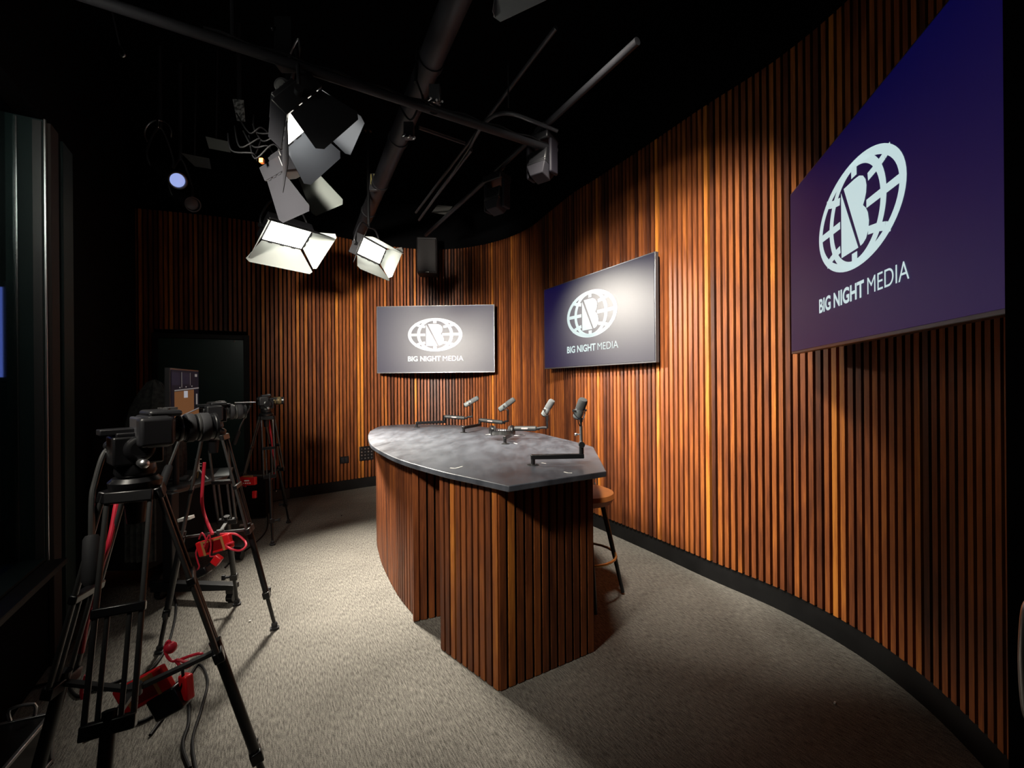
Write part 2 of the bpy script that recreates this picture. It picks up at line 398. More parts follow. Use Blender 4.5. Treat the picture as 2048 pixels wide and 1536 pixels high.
# door 1, back left
dt = (V((DR, 5.62, 0)) - V((DL, 5.30, 0))).normalized(); dn = V((dt.y, -dt.x, 0)); d0 = V((DL, 5.28, 0)) + dn * .015; dw = .88
d1 = bpy.data.objects.new('door_1', None); col.objects.link(d1); d1['_L'] = (0, 0, 0); struct(d1)
mb = MB(); c = d0 + dt * dw / 2 + dn * .025
mb.beam(c + UP * .02, c + UP * 2.08, dw, .045, dn); mb.build('door_leaf', M['door'], d1, bevel=.003)
mb = MB()
mb.beam(d0 - dt * .03, d0 - dt * .03 + UP * 2.13, .06, .10, dn); e = d0 + dt * (dw + .03)
mb.beam(e, e + UP * 2.13, .06, .10, dn); mb.beam(d0 - dt * .06 + UP * 2.115, e + dt * .03 + UP * 2.115, .09, .055)
mb.build('door_frame', M['base'], d1, bevel=.003)
mb = MB(); c = d0 + dt * (dw - .10) + dn * .06 + UP * 2.06; mb.ball(c, .012); mb.build('screw', M['steel'], d1)
mb = MB(); h = d0 + dt * .09 + dn * .05 + UP * 1.05
mb.cyl(h, h + dn * .05, .012); mb.cyl(h + dn * .05, h + dn * .05 + dt * .11, .009); mb.build('door_handle', M['steel'], d1)

# door 2: black door close by on the right with a pull handle
t = bpy.data.objects.new('door_2', None); col.objects.link(t); t['_L'] = (0, 0, 0); struct(t)
dx = 1.070
mb = MB(); mb.box((dx + .22, .93, 1.75), (.44, .05, 3.5)); mb.build('door_leaf', M['black_paint'], t, bevel=.002)
mb = MB(); mb.beam((dx + .001, .900, 0), (dx + .001, .900, 3.5), .006, .010, V((0, 1, 0))); mb.build('edge_seal', mat('edge_brown', (.06, .04, .035), .5), t, smooth=False)
mb = MB(); mb.tube([(dx + .004, .91, 1.045), (dx - .012, .908, 1.02), (dx - .022, .905, .92), (dx - .012, .908, .815), (dx + .004, .91, .79)], .0085, n=12)
mb.build('pull_handle', M['alu'], t)

# ------------------------------------------------------------------ televisions
def letters(mb, s, O, ex, ey, n, w, h, off=0.0, mi=0, th=.0006):
    cu = bpy.data.curves.new('t', 'FONT'); cu.body = s; cu.offset = off; cu.size = 1.0; cu.space_character = 1.0
    o = bpy.data.objects.new('t', cu); col.objects.link(o); dg = bpy.context.evaluated_depsgraph_get(); dg.update()
    me = o.evaluated_get(dg).to_mesh(); vs = [v.co.copy() for v in me.vertices]; fs = [tuple(p.vertices) for p in me.polygons]
    o.evaluated_get(dg).to_mesh_clear(); bpy.data.objects.remove(o); bpy.data.curves.remove(cu)
    x0 = min(v.x for v in vs); x1 = max(v.x for v in vs); y0 = min(v.y for v in vs); y1 = max(v.y for v in vs)
    mb.add([O + ex * ((v.x - x0) / (x1 - x0) * w) + ey * ((v.y - y0) / (y1 - y0) * h) + n * th for v in vs], fs, .5, mi)
def television(lab, L, R, zb, H, arm):
    L, R = V((L[0], L[1], 0)), V((R[0], R[1], 0)); W = (R - L).length; ex = (R - L).normalized(); n = V((ex.y, -ex.x, 0))
    s = W / 1785.0; C = (L + R) / 2
    t = thing('television', lab, 'television', (C.x, C.y, zb), 'wall televisions with the globe emblem')
    mb = MB(); mb.box(C - n * .022 + UP * (zb + H / 2), (W, .040, H), (ex, n, UP)); mb.build('bezel', M['bezel'], t, bevel=.003)
    mb = MB(); mb.box(C + n * .0 + UP * (zb + H / 2 + .002), (W - .022, .003, H - .026), (ex, n, UP)); mb.build('screen', M['screen'], t, smooth=False)
    mb = MB(); mb.box(C - n * .065 + UP * (zb + H / 2), (W * .55, .05, H * .6), (ex, n, UP)); mb.build('back_shell', M['black_plastic'], t, bevel=.01)
    mb = MB(); mb.box(C - n * (arm - .015) + UP * (zb + H / 2), (.5, .02, .42), (ex, n, UP))
    for k in (-.18, .18):
        mb.beam(C - n * .08 + ex * k + UP * (zb + H / 2), C - n * (arm - .01) + ex * k + UP * (zb + H / 2), .04, .3)
    mb.build('wall_bracket', M['black_metal'], t)
    O = C + UP * (zb + H / 2) + n * .0022
    P = lambda x, y: O + ex * ((x - 998) * s) + UP * ((652 - y) * s)
    mb = MB(); K = 64; cx, cy = 996, 586
    def band(a, b, a2, b2):
        r1 = [P(cx + a * math.cos(2 * math.pi * k / K), cy - b * math.sin(2 * math.pi * k / K)) for k in range(K)]
        r2 = [P(cx + a2 * math.cos(2 * math.pi * k / K), cy - b2 * math.sin(2 * math.pi * k / K)) for k in range(K)]
        mb.add(r1 + r2, [(k, (k + 1) % K, (k + 1) % K + K, k + K) for k in range(K)])
    band(411, 249, 364, 211); band(273, 245, 228, 211)
    O = O + n * .0003
    def ribbon(pts, hw):
        for a, b in zip(pts, pts[1:]):
            d = V((b[0] - a[0], b[1] - a[1])).normalized(); q = V((-d.y, d.x)) * hw
            mb.add([P(a[0] + q.x, a[1] + q.y), P(b[0] + q.x, b[1] + q.y), P(b[0] - q.x, b[1] - q.y), P(a[0] - q.x, a[1] - q.y)], [(0, 1, 2, 3)])
    ribbon([(615, cy), (848, cy)], 18); ribbon([(1108, cy - 4), (1375, cy - 4)], 18)
    ribbon([(995, 365), (995, 412)], 26); ribbon([(995, 762), (995, 805)], 26)
    for sy in (1, -1):
        Y = lambda y: cy - sy * (cy - y)
        ribbon([(690, Y(425)), (735, Y(443)), (790, Y(458)), (848, Y(468))], 18)
        ribbon([(1302, Y(425)), (1257, Y(443)), (1202, Y(458)), (1122, Y(470))], 18)
    mb.add([P(861, 432), P(861, 752), P(1032, 750)], [(0, 1, 2)])
    bp = [(890, 425), (1000, 425), (1045, 429), (1080, 445), (1102, 470), (1110, 500), (1106, 530), (1093, 556), (1078, 575), (1102, 595), (1120, 622), (1129, 660), (1124, 700), (1102, 730), (1075, 744), (1052, 748)]
    for i in range(1, len(bp) - 1):        # fan from the slit so the outline stays concave where it should
        pass
    # right half of the letter as two simple pieces
    mid = (965, 575)
    mb.add([P(*p) for p in bp[:9]] + [P(*mid)], [tuple(range(10))]); mb.add([P(*mid)] + [P(*p) for p in bp[8:]], [tuple(range(len(bp) - 7))])
    e = mb.build('globe_emblem', M['logo'], t, smooth=False); e['label'] = 'white globe emblem with a large letter B'
    mb = MB(); letters(mb, 'BIG NIGHT', P(582, 982), ex, UP, n, 500 * s, 78 * s, .03); mb.build('bold_lettering', M['logo'], t, smooth=False)
    mb = MB(); letters(mb, 'MEDIA', P(1112, 978), ex, UP, n, 308 * s, 72 * s, -.004); mb.build('light_lettering', M['logo'], t, smooth=False)
    return t
television('big wall television washed pale grey by reflected light', (-1.97, 6.42), (-.245, 6.33), 1.669, .98, .30)
television('blue wall television over the middle of the desk, white glare on its top half', (.385, 5.20), (1.215, 3.712), 1.672, .94, .13)
television('large dark navy television cut off by the right edge, nearest the camera', (1.645, 2.59), (1.205, 1.05), 1.662, .94, .45)

# ------------------------------------------------------------------ presenter desk
TZ = 1.03
dpx = [(1017, 972), (1213, 942.5), (1187, 894), (1168, 887.6), (1115, 875), (1062.8, 864), (957, 853), (900, 850), (820, 848.5), (773, 851), (757, 853.4), (740, 862), (736.3, 871.8), (741, 887.6), (759.5, 900.8), (799, 919), (878, 941.7), (944, 956.2)]
dp = [on(x, y, TZ) for x, y in dpx]
curve1 = catmull(dp[3:12], 5)[:-1]; curve2 = catmull(dp[11:] + [dp[0]], 6)
poly = [dp[0], dp[1], dp[2]] + curve1 + curve2[:-1]
desk = thing('presenter_desk', 'curved studio desk with slate top on walnut slatted pedestals', 'desk', (-.4, 3.5, 0))
mb = MB(); mb.prism([(p.x, p.y) for p in poly], TZ - .030, TZ); top = mb.build('tabletop', M['slate'], desk, bevel=.004)
def floorp(*a): return on(*a, 0)
A, B, C_ = floorp(998.4, 1385.5), floorp(880, 1298), floorp(1189.8, 1303.5)
D = V((.33, 2.80, 0)); E = V((-.16, 2.80, 0))
def pedestal(name, pts, closed=True):
    mb = MB(); c = sum(pts, V((0, 0, 0))) / len(pts)
    inner = [p + (c - p).normalized() * .028 for p in pts]
    mb.prism([(p.x, p.y) for p in inner], 0.0, TZ - .032, mi=1)
    for i in range(len(pts)):
        a, b = pts[i], pts[(i + 1) % len(pts)]; L = (b - a).length; d = (b - a).normalized(); n = V((d.y, -d.x, 0))
        if n.dot(c - (a + b) / 2) > 0: n = -n
        k = max(1, round(L / .0495)); st = L / k
        for j in range(k):
            p = a + d * (st * (j + .5)) - n * .012
            tone = min(.9, max(.1, random.gauss(.42, .12)))
            if random.random() < .06: tone = .8
            mb.box((p.x, p.y, .004 + (TZ - .038) / 2), (st * .70, .024, TZ - .040), (d, n, UP), tone, 0)
    return mb.build(name, [M['wood'], M['felt']], desk, smooth=False)
pedestal('pedestal', [A, B, E, D, C_])
arc = [floorp(837, 1243), floorp(795, 1191), floorp(767, 1137), floorp(757.8, 1109), V((-1.31, 4.22, 0)), V((-1.40, 4.62, 0)), V((-1.38, 4.85, 0))]
arc = catmull(arc, 5); ez = V((.877, .48, 0))
P2 = arc + [V((-1.0, 4.9, 0)), V((-.45, 4.2, 0)), floorp(837, 1243) + V((.42, .18, 0))]
def pedestal2(pts, narc):
    mb = MB(); c = V((-.85, 3.7, 0))
    inner = [p + (c - p).normalized() * .03 for p in pts]
    mb.prism([(p.x, p.y) for p in inner], 0.0, TZ - .032, mi=1)
    def run(path_):
        rs = resample(path_, .0495); tg = tangents(rs)
        for p, d in list(zip(rs, tg)):
            n = V((d.y, -d.x, 0)); n = -n if n.dot(c - p) > 0 else n
            q = p + d * .024 - n * .012; tone = min(.9, max(.1, random.gauss(.42, .12)))
            mb.box((q.x, q.y, .004 + (TZ - .038) / 2), (.035, .024, TZ - .040), (d, n, UP), tone, 0)
    run(pts[:narc]); 
    for a, b in zip(pts[narc - 1:], pts[narc:] + [pts[0]]): run([a, b])
    return mb.build('pedestal', [M['wood'], M['felt']], desk, smooth=False)
pedestal2(P2, len(arc))
# grommet rings and worn spots on the top
for x, y in ((1066, 930), (927.5, 865.5), (1011, 888), (834, 854.5)):
    mb = MB(); p = on(x, y, TZ); mb.lathe(p, UP, [(0, .034), (.003, .033), (.004, .028), (.004, .001)], 24); mb.build('grommet_ring', M['base'], desk)
for pts in ([(1128, 944), (1136, 946), (1144, 946)], [(900, 936), (910, 937), (925, 933)], [(1028, 886), (1034, 888)], [(1083, 926), (1092, 927)]):
    mb = MB(); q = [on(x, y, TZ) for x, y in pts]
    for a, b in zip(q, q[1:]): mb.beam(a + UP * .0006, b + UP * .0006, .009, .001)
    mb.build('scuff_mark', M['paper'], desk, smooth=False)

# ------------------------------------------------------------------ boom arms and microphones
def boom(lab, base, elbow, riser, tube0, tube1, tip, thick=.021):
    t = thing('boom_arm', lab, 'microphone arm', base, 'low boom arms on the desk')
    b = V(base); e = V(elbow)
    mb = MB(); mb.lathe(b + UP * .001, UP, [(0, .018), (.004, .018), (.006, .013), (.045, .013)], 16); mb.build('base_pivot', M['satin_black'], t)
    d = (V((e.x, e.y, 0)) - V((b.x, b.y, 0))).normalized()
    mb = MB(); mb.beam(b + UP * .047 - d * .014, V((e.x, e.y, b.z + .047)) + d * .014, .028, .028); mb.build('lower_arm', M['satin_black'], t, bevel=.005)
    mb = MB(); e1 = V((e.x, e.y, b.z + .061)); mb.cyl(e1, V((e.x, e.y, riser)), .014); mb.build('riser', M['satin_black'], t)
    if tube0 is not None:
        a, c = V(tube0), V(tube1); mb = MB(); u = (c - a).normalized()
        mb.lathe(a, u, [(0, .012), (.008, thick), ((c - a).length - .01, thick), ((c - a).length, .012)], 20); mb.build('upper_arm', M['arm_grey'], t)
        mb = MB(); mb.ball(a, .018); mb.build('joint', M['black_metal'], t); mb = MB(); mb.ball(c + u * .012, .016); mb.tube([c, c.lerp(V(tip), .5) + UP * .004, V(tip)], .011); mb.build('joint', M['black_metal'], t)
        v = V((0, 0, 0)) - (a + c) / 2; S = u; nn = (V((0, 0, EYE)) - (a + c) / 2); nn = (nn - u * nn.dot(u)).normalized(); ey = nn.cross(u); ey = -ey if ey.z < 0 else ey
        p = a.lerp(c, .33) + nn * (thick + .0012)
        mb = MB(); mb.box(p + u * .03 , (.052, .001, .010), (u, nn, ey)); pl = mb.build('label_plate', M['label_white'], t, smooth=False)
        for k in range(4):
            mb = MB(); mb.box(p + u * (.012 + .012 * k) + nn * .0008, (.008, .001, .006), (u, nn, ey)); mb.build('printed_mark', M['label_red'], pl, smooth=False)
    else:
        mb = MB(); p = V((e.x, e.y, riser)); mb.cyl(p - V((0, .02, 0)), p + V((0, .02, 0)), .018); mb.build('joint', M['steel'], t)
        mb = MB(); mb.cyl(p, V(tip), .0095); mb.build('upper_arm', M['alu'], t)
        mb = MB(); q = p.lerp(V(tip), .55); mb.cyl(q, q - V((.026, 0, 0)), .004); mb.ball(q - V((.03, 0, 0)), .010); mb.build('clamp_knob', M['alu'], t)
    return t
def microphone(lab, foot, rear, front, r=.027):
    rear, front, foot = V(rear), V(front), V(foot); u = (front - rear).normalized(); L = (front - rear).length
    t = thing('microphone', lab, 'microphone', foot, 'broadcast microphones on the desk')
    mb = MB(); mb.lathe(rear, u, [(0, r * .8), (.006, r * .98), (L * .12, r), (L * .5, r), (L * .52, r * .96)], 24); mb.build('body', M['mic_grey'], t)
    mb = MB(); mb.lathe(rear - u * .001, u, [(0, r * .45), (.001, r * .8), (.007, r * 1.0), (.010, r * 1.02)], 24); mb.build('end_ring', M['black_metal'], t)
    mb = MB(); mb.lathe(rear + u * L * .5, u, [(0, r * .9), (L * .02, r * 1.04), (L * .40, r * 1.02), (L * .48, r * .85), (L * .50, r * .5)], 24); mb.build('windscreen', M['foam'], t)
    mb = MB(); mb.lathe(rear + u * L * .48, u, [(0, r * 1.02), (.006, r * 1.03)], 24); mb.build('collar', M['alu'], t)
    c = rear + u * L * .40; side = u.cross(UP).normalized() if abs(u.z) < .95 else V((1, 0, 0))
    stem = V((foot.x, foot.y, c.z - r - .02))
    mb = MB(); mb.tube([c + side * (r + .008), c + side * (r + .010) - UP * .02, stem + side * r * .6, stem - UP * .004, stem - side * r * .6, c - side * (r + .010) - UP * .02, c - side * (r + .008)], .0038, smooth=4); mb.build('yoke', M['steel'], t)
    for s in (-1, 1):
        mb = MB(); mb.cyl(c + side * s * (r + .001), c + side * s * (r + .018), .008); mb.build('yoke_knob', M['steel'], t)
    mb = MB(); mb.cyl(foot, stem, .006); mb.cyl(foot.lerp(stem, .55), stem - UP * -.004, .010); mb.build('stem', M['black_metal'], t)
    mb = MB(); mb.tube([rear + u * .03 - UP * r, stem + side * .02 + UP * .004, foot.lerp(stem, .5) + side * .018, foot + side * .008], .0028); mb.build('cable', M['cable'], t)
    return t
def arm_set(i, lab1, lab2, base, elbow, Ye, t0, t1, tip, foot, rear, front, Yr, Yf):
    b = on(*base, TZ); e = at(*elbow, Ye)
    r = at(elbow[0], t0[1] + 2, Ye).z if t0 else at(*elbow, Ye).z
    if t0:
        a = at(*t0, Ye); c = at(*t1, (Ye + Yr) / 2 - .0); tp = at(*tip, (Yr + Yf) / 2)
        boom(lab1, b, e, a.z, a, c, tp)
    else: tp = at(*tip, (Yr + Yf) / 2); boom(lab1, b, e, at(1160, 889, Ye).z, None, None, tp)
    microphone(lab2, tp, at(*rear, Yr), at(*front, Yf))
arm_set(1, 'low black boom arm at the far end of the desk', 'grey microphone on the farthest boom arm, nearly level', (833.7, 854.5), (889, 846), 5.0, (890, 833), (930, 836), (945, 833), None, (929, 811), (957, 795), 5.0, 4.96)
arm_set(2, 'boom arm second from the far end, directly behind the headphones', 'grey microphone in front of the corner of the wall, second from the far end', (927.5, 865), (959.6, 852), 4.60, (960, 840), (1006, 845), (1016, 842), None, (998.5, 820), (1029, 798), 4.5, 4.44)
arm_set(3, 'boom arm whose thick tube passes behind the headphones to the right', 'upright grey microphone above the thick grey boom tube, third from the far end', (1010, 887), (1027, 868), 3.76, (1028, 857), (1074, 857), (1095, 855), None, (1087, 831), (1105, 800), 3.66, 3.60)
arm_set(4, 'black boom arm nearest the camera with a steep silver upright', 'largest grey microphone, nearest the camera, standing tallest', (1066, 930), (1163, 915), on(1066, 930, TZ).y + .02, None, None, (1162, 852), None, (1154, 836), (1167, 798), 2.58, 2.52)

# headphones lying on the desk
hp = on(1004, 879, TZ); hp.z = TZ + .030
t = thing('headphones', 'black headphones with coiled silver cord lying between the boom arms', 'headphones', hp)
mb = MB(); pts = []
for k in range(13):
    a = math.pi * (k / 12.0); pts.append(hp + V((math.cos(a) * .082, -.02 - math.sin(a) * .085, .02 + .012 * math.sin(a))))
for a, b in zip(pts, pts[1:]): mb.beam(a, b, .006, .026)
mb.build('headband', M['tube_grey'], t)
mb = MB(); pts2 = [p + V((0, .004, .003)) * 1 + (hp - p) * .06 for p in pts]
for a, b in zip(pts2, pts2[1:]): mb.beam(a + UP * .004, b + UP * .004, .008, .030)
mb.build('headband_pad', M['black_plastic'], t)
for s in (-1, 1):
    c = hp + V((s * .078, .03, .042)); 
    mb = MB(); mb.lathe(c, V((s, -.25, .1)), [(0, .040), (.006, .046), (.022, .044), (.03, .030), (.031, .01)], 24); mb.build('ear_cup', M['satin_black'], t)
    mb = MB(); mb.lathe(c, V((-s, .25, -.1)), [(0, .042), (.014, .042), (.022, .032)], 24); mb.build('ear_cushion', M['rubber'], t)
mb = MB()
for k in range(5):
    q = hp + V((-.028 + k * .014, .02, .035)); mb.tube([q + V((0, -.02, -.028)), q + V((.002, -.012, .012)), q + V((.004, .012, .014)), q + V((.006, .022, -.03))], .0045)
mb.tube([hp + V((.05, 0, .008)), hp + V((.13, -.03, .006)), hp + V((.2, .01, .006)), hp + V((.15, .05, .006))], .003)
mb.tube([hp + V((-.06, .01, .01)), hp + V((-.11, .0, .012)), hp + V((-.14, -.01, .01))], .008)
mb.build('cord', M['alu'], t)

# ------------------------------------------------------------------ bar stool behind the desk
st = V((.50, 3.10, 0)); t = thing('bar_stool', 'bar stool with tan leather seat and black legs tucked beside the desk', 'stool', st)
mb = MB(); mb.lathe(st + UP * .66, UP, [(0, .12), (.012, .19), (.05, .212), (.08, .205), (.098, .16), (.104, .05)], 32); mb.build('seat', M['leather'], t)
for k in range(4):
    a = math.radians(5 + 90 * k); d = V((math.cos(a), math.sin(a), 0))
    mb = MB(); mb.lathe(st + d * .13 + UP * .66, d * .15 - UP * .66, [(0, .019), (.66, .013)], 12); mb.build('leg', M['satin_black'], t)
mb = MB(); ring = [st + V((math.cos(2 * math.pi * k / 24) * .218, math.sin(2 * math.pi * k / 24) * .218, .30)) for k in range(25)]
mb.tube(ring, .009, smooth=0); mb.build('foot_ring', M['brass'], t)
mb = MB(); mb.lathe(st + UP * .62, UP, [(0, .05), (.04, .14), (.042, .05)], 24); mb.build('seat_plate', M['black_metal'], t)

# ------------------------------------------------------------------ wall plates
def wall_at(x):                # nearest wall sample with that x on the back run
    i = min(range(iso), key=lambda i: abs(path[i].x - x)); return path[i], tangents(path)[i]
def plate(name, lab, cat, x, z, w_, h_, mat_, dots=None):
    p, d = wall_at(x); n = V((d.y, -d.x, 0)); t = thing(name, lab, cat, (p.x, p.y, z))
    mb = MB(); mb.box(p + n * .032 + UP * z, (w_, .02, h_), (d, n, UP)); mb.build('plate', mat_, t, bevel=.003)
    if dots:
        for r in range(4):
            for c in range(4):
                mb = MB(); q = p + n * .043 + d * ((c - 1.5) * w_ * .23) + UP * (z + (r - 1.5) * h_ * .22); mb.cyl(q, q + n * .006, .011, n=10)
                mb.build('connector', M['alu'] if (r + c) % 3 else M['bezel'], t)
    else:
        for s in (-1, 1):
            mb = MB(); mb.box(p + n * .043 + d * (s * w_ * .22) + UP * z, (w_ * .3, .004, h_ * .6), (d, n, UP)); mb.build('socket', M['black_plastic'], t, bevel=.001)
plate('connector_panel', 'black connector panel low on the slatted wall left of the desk', 'connector panel', -2.165, .50, .21, .21, M['satin_black'], True)
plate('wall_outlet', 'small black outlet plate beside the connector panel', 'outlet', -2.40, .44, .12, .10, M['satin_black'])
q0 = V((.86, 4.62, 0)); dd = V((.486, -.874, 0)); nn_ = V((dd.y, -dd.x, 0))
t = thing('connector_panel', 'connector panel on the wall behind the stool, partly hidden by the desk corner', 'connector panel', (q0.x, q0.y, .52))
mb = MB(); mb.box(q0 + nn_ * .02 + UP * .52, (.16, .02, .20), (dd, nn_, UP)); mb.build('plate', M['satin_black'], t, bevel=.003)
for r in range(3):
    for c in range(3):
        mb = MB(); q = q0 + nn_ * .032 + dd * ((c - 1) * .048) + UP * (.52 + (r - 1) * .06); mb.cyl(q, q + nn_ * .006, .012, n=10); mb.build('connector', M['alu'], t)

# ------------------------------------------------------------------ studio lamps
def lamp(name, lab, cat, c, aim, pw, ph, doors, power=None, hang=None, group=None, door_in=None, dlen=.24, color=(1, .93, .80), lit=True, spread=140, flare=.36, outer=None):
    c, aim = V(c), V(aim); S, D, U = frame(aim - c)        # S width, D forward, U up
    t = thing(name, lab, cat, c, group)
    mb = MB(); mb.box(c - D * .055, (pw + .05, .09, ph + .05), (S, D, U)); mb.box(c - D * .12, (pw * .7, .05, ph * .7), (S, D, U))
    for k in range(5): mb.box(c - D * .148 + U * ((k - 2) * ph * .13), (pw * .6, .012, .01), (S, D, U))
    mb.build('housing', M['black_metal'], t, bevel=.006)
    mb = MB(); mb.box(c - D * .006, (pw, .008, ph), (S, D, U)); mb.build('led_panel', M['emit'] if lit else M['frost'], t, smooth=False)
    for nm, (o, wv, ww) in dict(right=(S * (pw / 2 + .02), U, ph), left=(-S * (pw / 2 + .02), U, ph), top=(U * (ph / 2 + .02), S, pw), bottom=(-U * (ph / 2 + .02), S, pw)).items():
        if nm not in doors: continue
        an = math.radians(doors[nm]); od = o.normalized(); dv = D * math.cos(an) + od * math.sin(an); nv = od * math.cos(an) - D * math.sin(an)
        h = c + o - D * .005; a = ww / 2; b = ww / 2 + dlen * flare; cc = .03
        L = dlen if nm in ('top', 'bottom') else dlen * .9
        po = [h - wv * a, h + wv * a, h + wv * b + dv * (L - cc), h + wv * (b - cc) + dv * L, h - wv * (b - cc) + dv * L, h - wv * b + dv * (L - cc)]
        mb = MB(); mb.slab(po, nv * .0025, mi=1); mb.slab([p - nv * .0006 for p in po], nv * .0004, mi=0)
        for k in (-.3, 0, .3): mb.cyl(h + wv * (ww * k - .02), h + wv * (ww * k + .02), .006, mi=1)
        mb.build('barn_door', [door_in or M['doorin'], outer or M['black_metal']], t, smooth=False)
    Hs = S; top = hang if hang else c + UP * .5
    top = V(top)
    yk = c + UP * (ph * .5 + .16)
    mb = MB(); pt = []
    for s in (1, -1): q = [c + Hs * s * (pw / 2 + .045) - D * .05, c + Hs * s * (pw / 2 + .05) - D * .05 + UP * ph * .35, yk + Hs * s * pw * .35 - D * .05]; pt += q if s == 1 else [yk - D * .05] + q[::-1]
    mb.tube(pt, .010, smooth=4); mb.build('yoke', M['black_metal'], t)
    for s in (-1, 1):
        mb = MB(); mb.cyl(c + Hs * s * (pw / 2 + .02) - D * .05, c + Hs * s * (pw / 2 + .07) - D * .05, .02); mb.build('yoke_knob', M['black_metal'], t)
    mb = MB(); y0 = yk - D * .05; mb.cyl(y0, V((y0.x, y0.y, max(top.z, y0.z + .05))), .016); mb.box((y0.x, y0.y, max(top.z, y0.z + .05)), (.07, .06, .10)); mb.build('hanging_clamp', M['satin_black'], t)
    if lit and power:
        ld = bpy.data.lights.new('lamp_light', 'AREA'); ld.shape = 'RECTANGLE'; ld.size = pw * .96; ld.size_y = ph * .96; ld.energy = power; ld.color = color; ld.spread = math.radians(spread)
        lo = bpy.data.objects.new('lamp_light', ld); col.objects.link(lo); lo.parent = t
        R = Matrix((S, U, -D)).transposed(); lo.matrix_local = Matrix.Translation(D * .004) @ R.to_4x4()
    return t
GP = 3.30                       # height of the lighting pipes
c1 = at(575, 471, 4.55); c2 = at(745, 503, 4.75)
lamp('studio_light', 'lit panel lamp with open barn doors, left of the two glowing lamps', 'studio light', c1, c1 + V((.50, -.37, -.93)), .40, .25,
     dict(right=31, left=50, top=31, bottom=38), LAMP['key_a'], V((0, 0, CEIL)), 'lit panel lamps facing the desk', M['frost'], spread=58, flare=.6)
lamp('studio_light', 'lit panel lamp nearest the pale grey television, right of the two glowing lamps', 'studio light', c2, c2 + V((.88, -.24, -.46)), .40, .17,
     dict(right=51, left=30, top=8, bottom=36), LAMP['key_b'], V((0, 0, CEIL)), 'lit panel lamps facing the desk', M['frost'], dlen=.19, spread=42, flare=.55)
c3 = V((-1.16, 2.46, 2.98))
lamp('studio_light', 'large lamp hung from the cross pipe, black door over a glowing white one', 'studio light', c3, c3 + V((.70, .42, -.68)), .34, .22,
     dict(right=10, left=20, top=9, bottom=50), LAMP['near'], V((0, 0, GP)), None, M['doorin'], dlen=.25, spread=60, flare=.22)
c4 = at(583, 352, 3.06)
lamp('studio_light', 'unlit black lamp with one grey square door hanging over the glowing lamps', 'studio light', c4, c4 + V((.25, .34, -.9)), .22, .20,
     dict(bottom=-6, top=15), None, V((0, 0, CEIL)), None, mat('grey_door', (.045, .05, .047), .6), dlen=.27, lit=False)
c5 = V((.17, 2.05, 3.52))
lamp('studio_light', 'lamp cut by the top edge of the picture with a pale grey flap', 'studio light', c5, c5 + V((.56, 1.0, -1.08)), .36, .26,
     dict(left=22, right=18, top=5, bottom=14), LAMP['rear'], V((0, 0, 3.7)), None, mat('pale_flap', (.12, .13, .14), .5), dlen=.17, spread=78, flare=.5, outer=mat('flap_outer', (.25, .26, .28), .5))
c6 = V((-2.0, 1.30, 2.75))  # unseen lamp added left of the view for glare on the far-wall television
lamp('studio_light', 'unseen panel lamp added out of frame at the left for the pale grey television glare', 'studio light', c6, c6 + V((.16, 1.0, -.16)), .62, .46,
     dict(left=20, right=20, top=5, bottom=10), LAMP['fill'], V((0, 0, CEIL)), None, M['frost'], spread=50, dlen=.10)
c7 = V((-1.55, .25, 2.95))  # unseen lamp added out of view to brighten the desk pedestals
lamp('studio_light', 'unseen panel lamp added out of frame, aimed down to light the desk pedestals', 'studio light', c7, V((-.35, 3.3, .8)), .36, .26,
     dict(left=25, right=25, top=5, bottom=25), LAMP['front'], V((0, 0, CEIL)), None, M['frost'], spread=62)

# ------------------------------------------------------------------ ceiling rig
def pipe(name, lab, cat, p, q, r, m, extra=None, n=16):
    p, q = V(p), V(q); t = thing(name, lab, cat, (p + q) / 2)
    mb = MB(); mb.cyl(p, q, r, n=n); mb.build('pipe', m, t)
    if extra: extra(t, p, q)
    return t
rig = V((-.495, .869, 0)).normalized(); crs = V((rig.y, -rig.x, 0))
def collars(t, p, q, r, ks, m):
    u = (q - p).normalized()
    for k in ks:
        mb = MB(); c = p.lerp(q, k); mb.cyl(c - u * .03, c + u * .03, r * 1.12); mb.build('coupling', m, t)
pA, qA = at(908, -60, 2.25), at(722, 452, 5.9)
pA.z = qA.z = 3.62
pA = V((-.215 + .0, 2.1, 3.66)); 
pA = at(911, 0, 2.42); qA = at(733, 432, 5.5); dA = (qA - pA); pA = pA - dA * .12; qA = qA + dA * .22
pipe('ceiling_duct', 'thick black duct running back under the ceiling towards the far wall', 'duct', pA, qA, .078, M['duct'], lambda t, p, q: collars(t, p, q, .078, (.2, .42, .62, .8), M['duct']), 24)
cr0, cr1 = at(300, 35, 1.95), at(1112, 302, 3.30)
dC = cr1 - cr0; cr0 = cr0 - dC * .22
cross = pipe('lighting_pipe', 'long black lighting pipe crossing the ceiling left to right', 'pipe', cr0, cr1, .025, M['pipe'])
mb = MB(); pts = []
for k in range(30):
    p = cr0.lerp(cr1, .25 + .72 * k / 29); pts.append(p + V((0, -.01, .030 + .008 * math.sin(k * 1.7))))
mb.tube(pts, .007, smooth=2); tag(mb.build('power_cable', M['cable']), 'black cable strapped along the top of the cross pipe', 'cable')
mb = MB(); mb.tube([at(795, 205, 2.75), at(820, 240, 2.7), at(838, 212, 2.68), at(845, 195, 2.7), at(833, 160, 2.75), at(832, 140, 2.9)], .006); mb.tube([at(845, 190, 2.7), at(852, 215, 2.7), at(868, 228, 2.72), at(882, 222, 2.75)], .006)
mb.tube([at(831, 165, 2.75), at(834, 120, 2.8), at(838, 70, 2.9)], .011)
tag(mb.build('power_cable', M['cable']), 'black cable looping down where the duct passes over the cross pipe', 'cable')
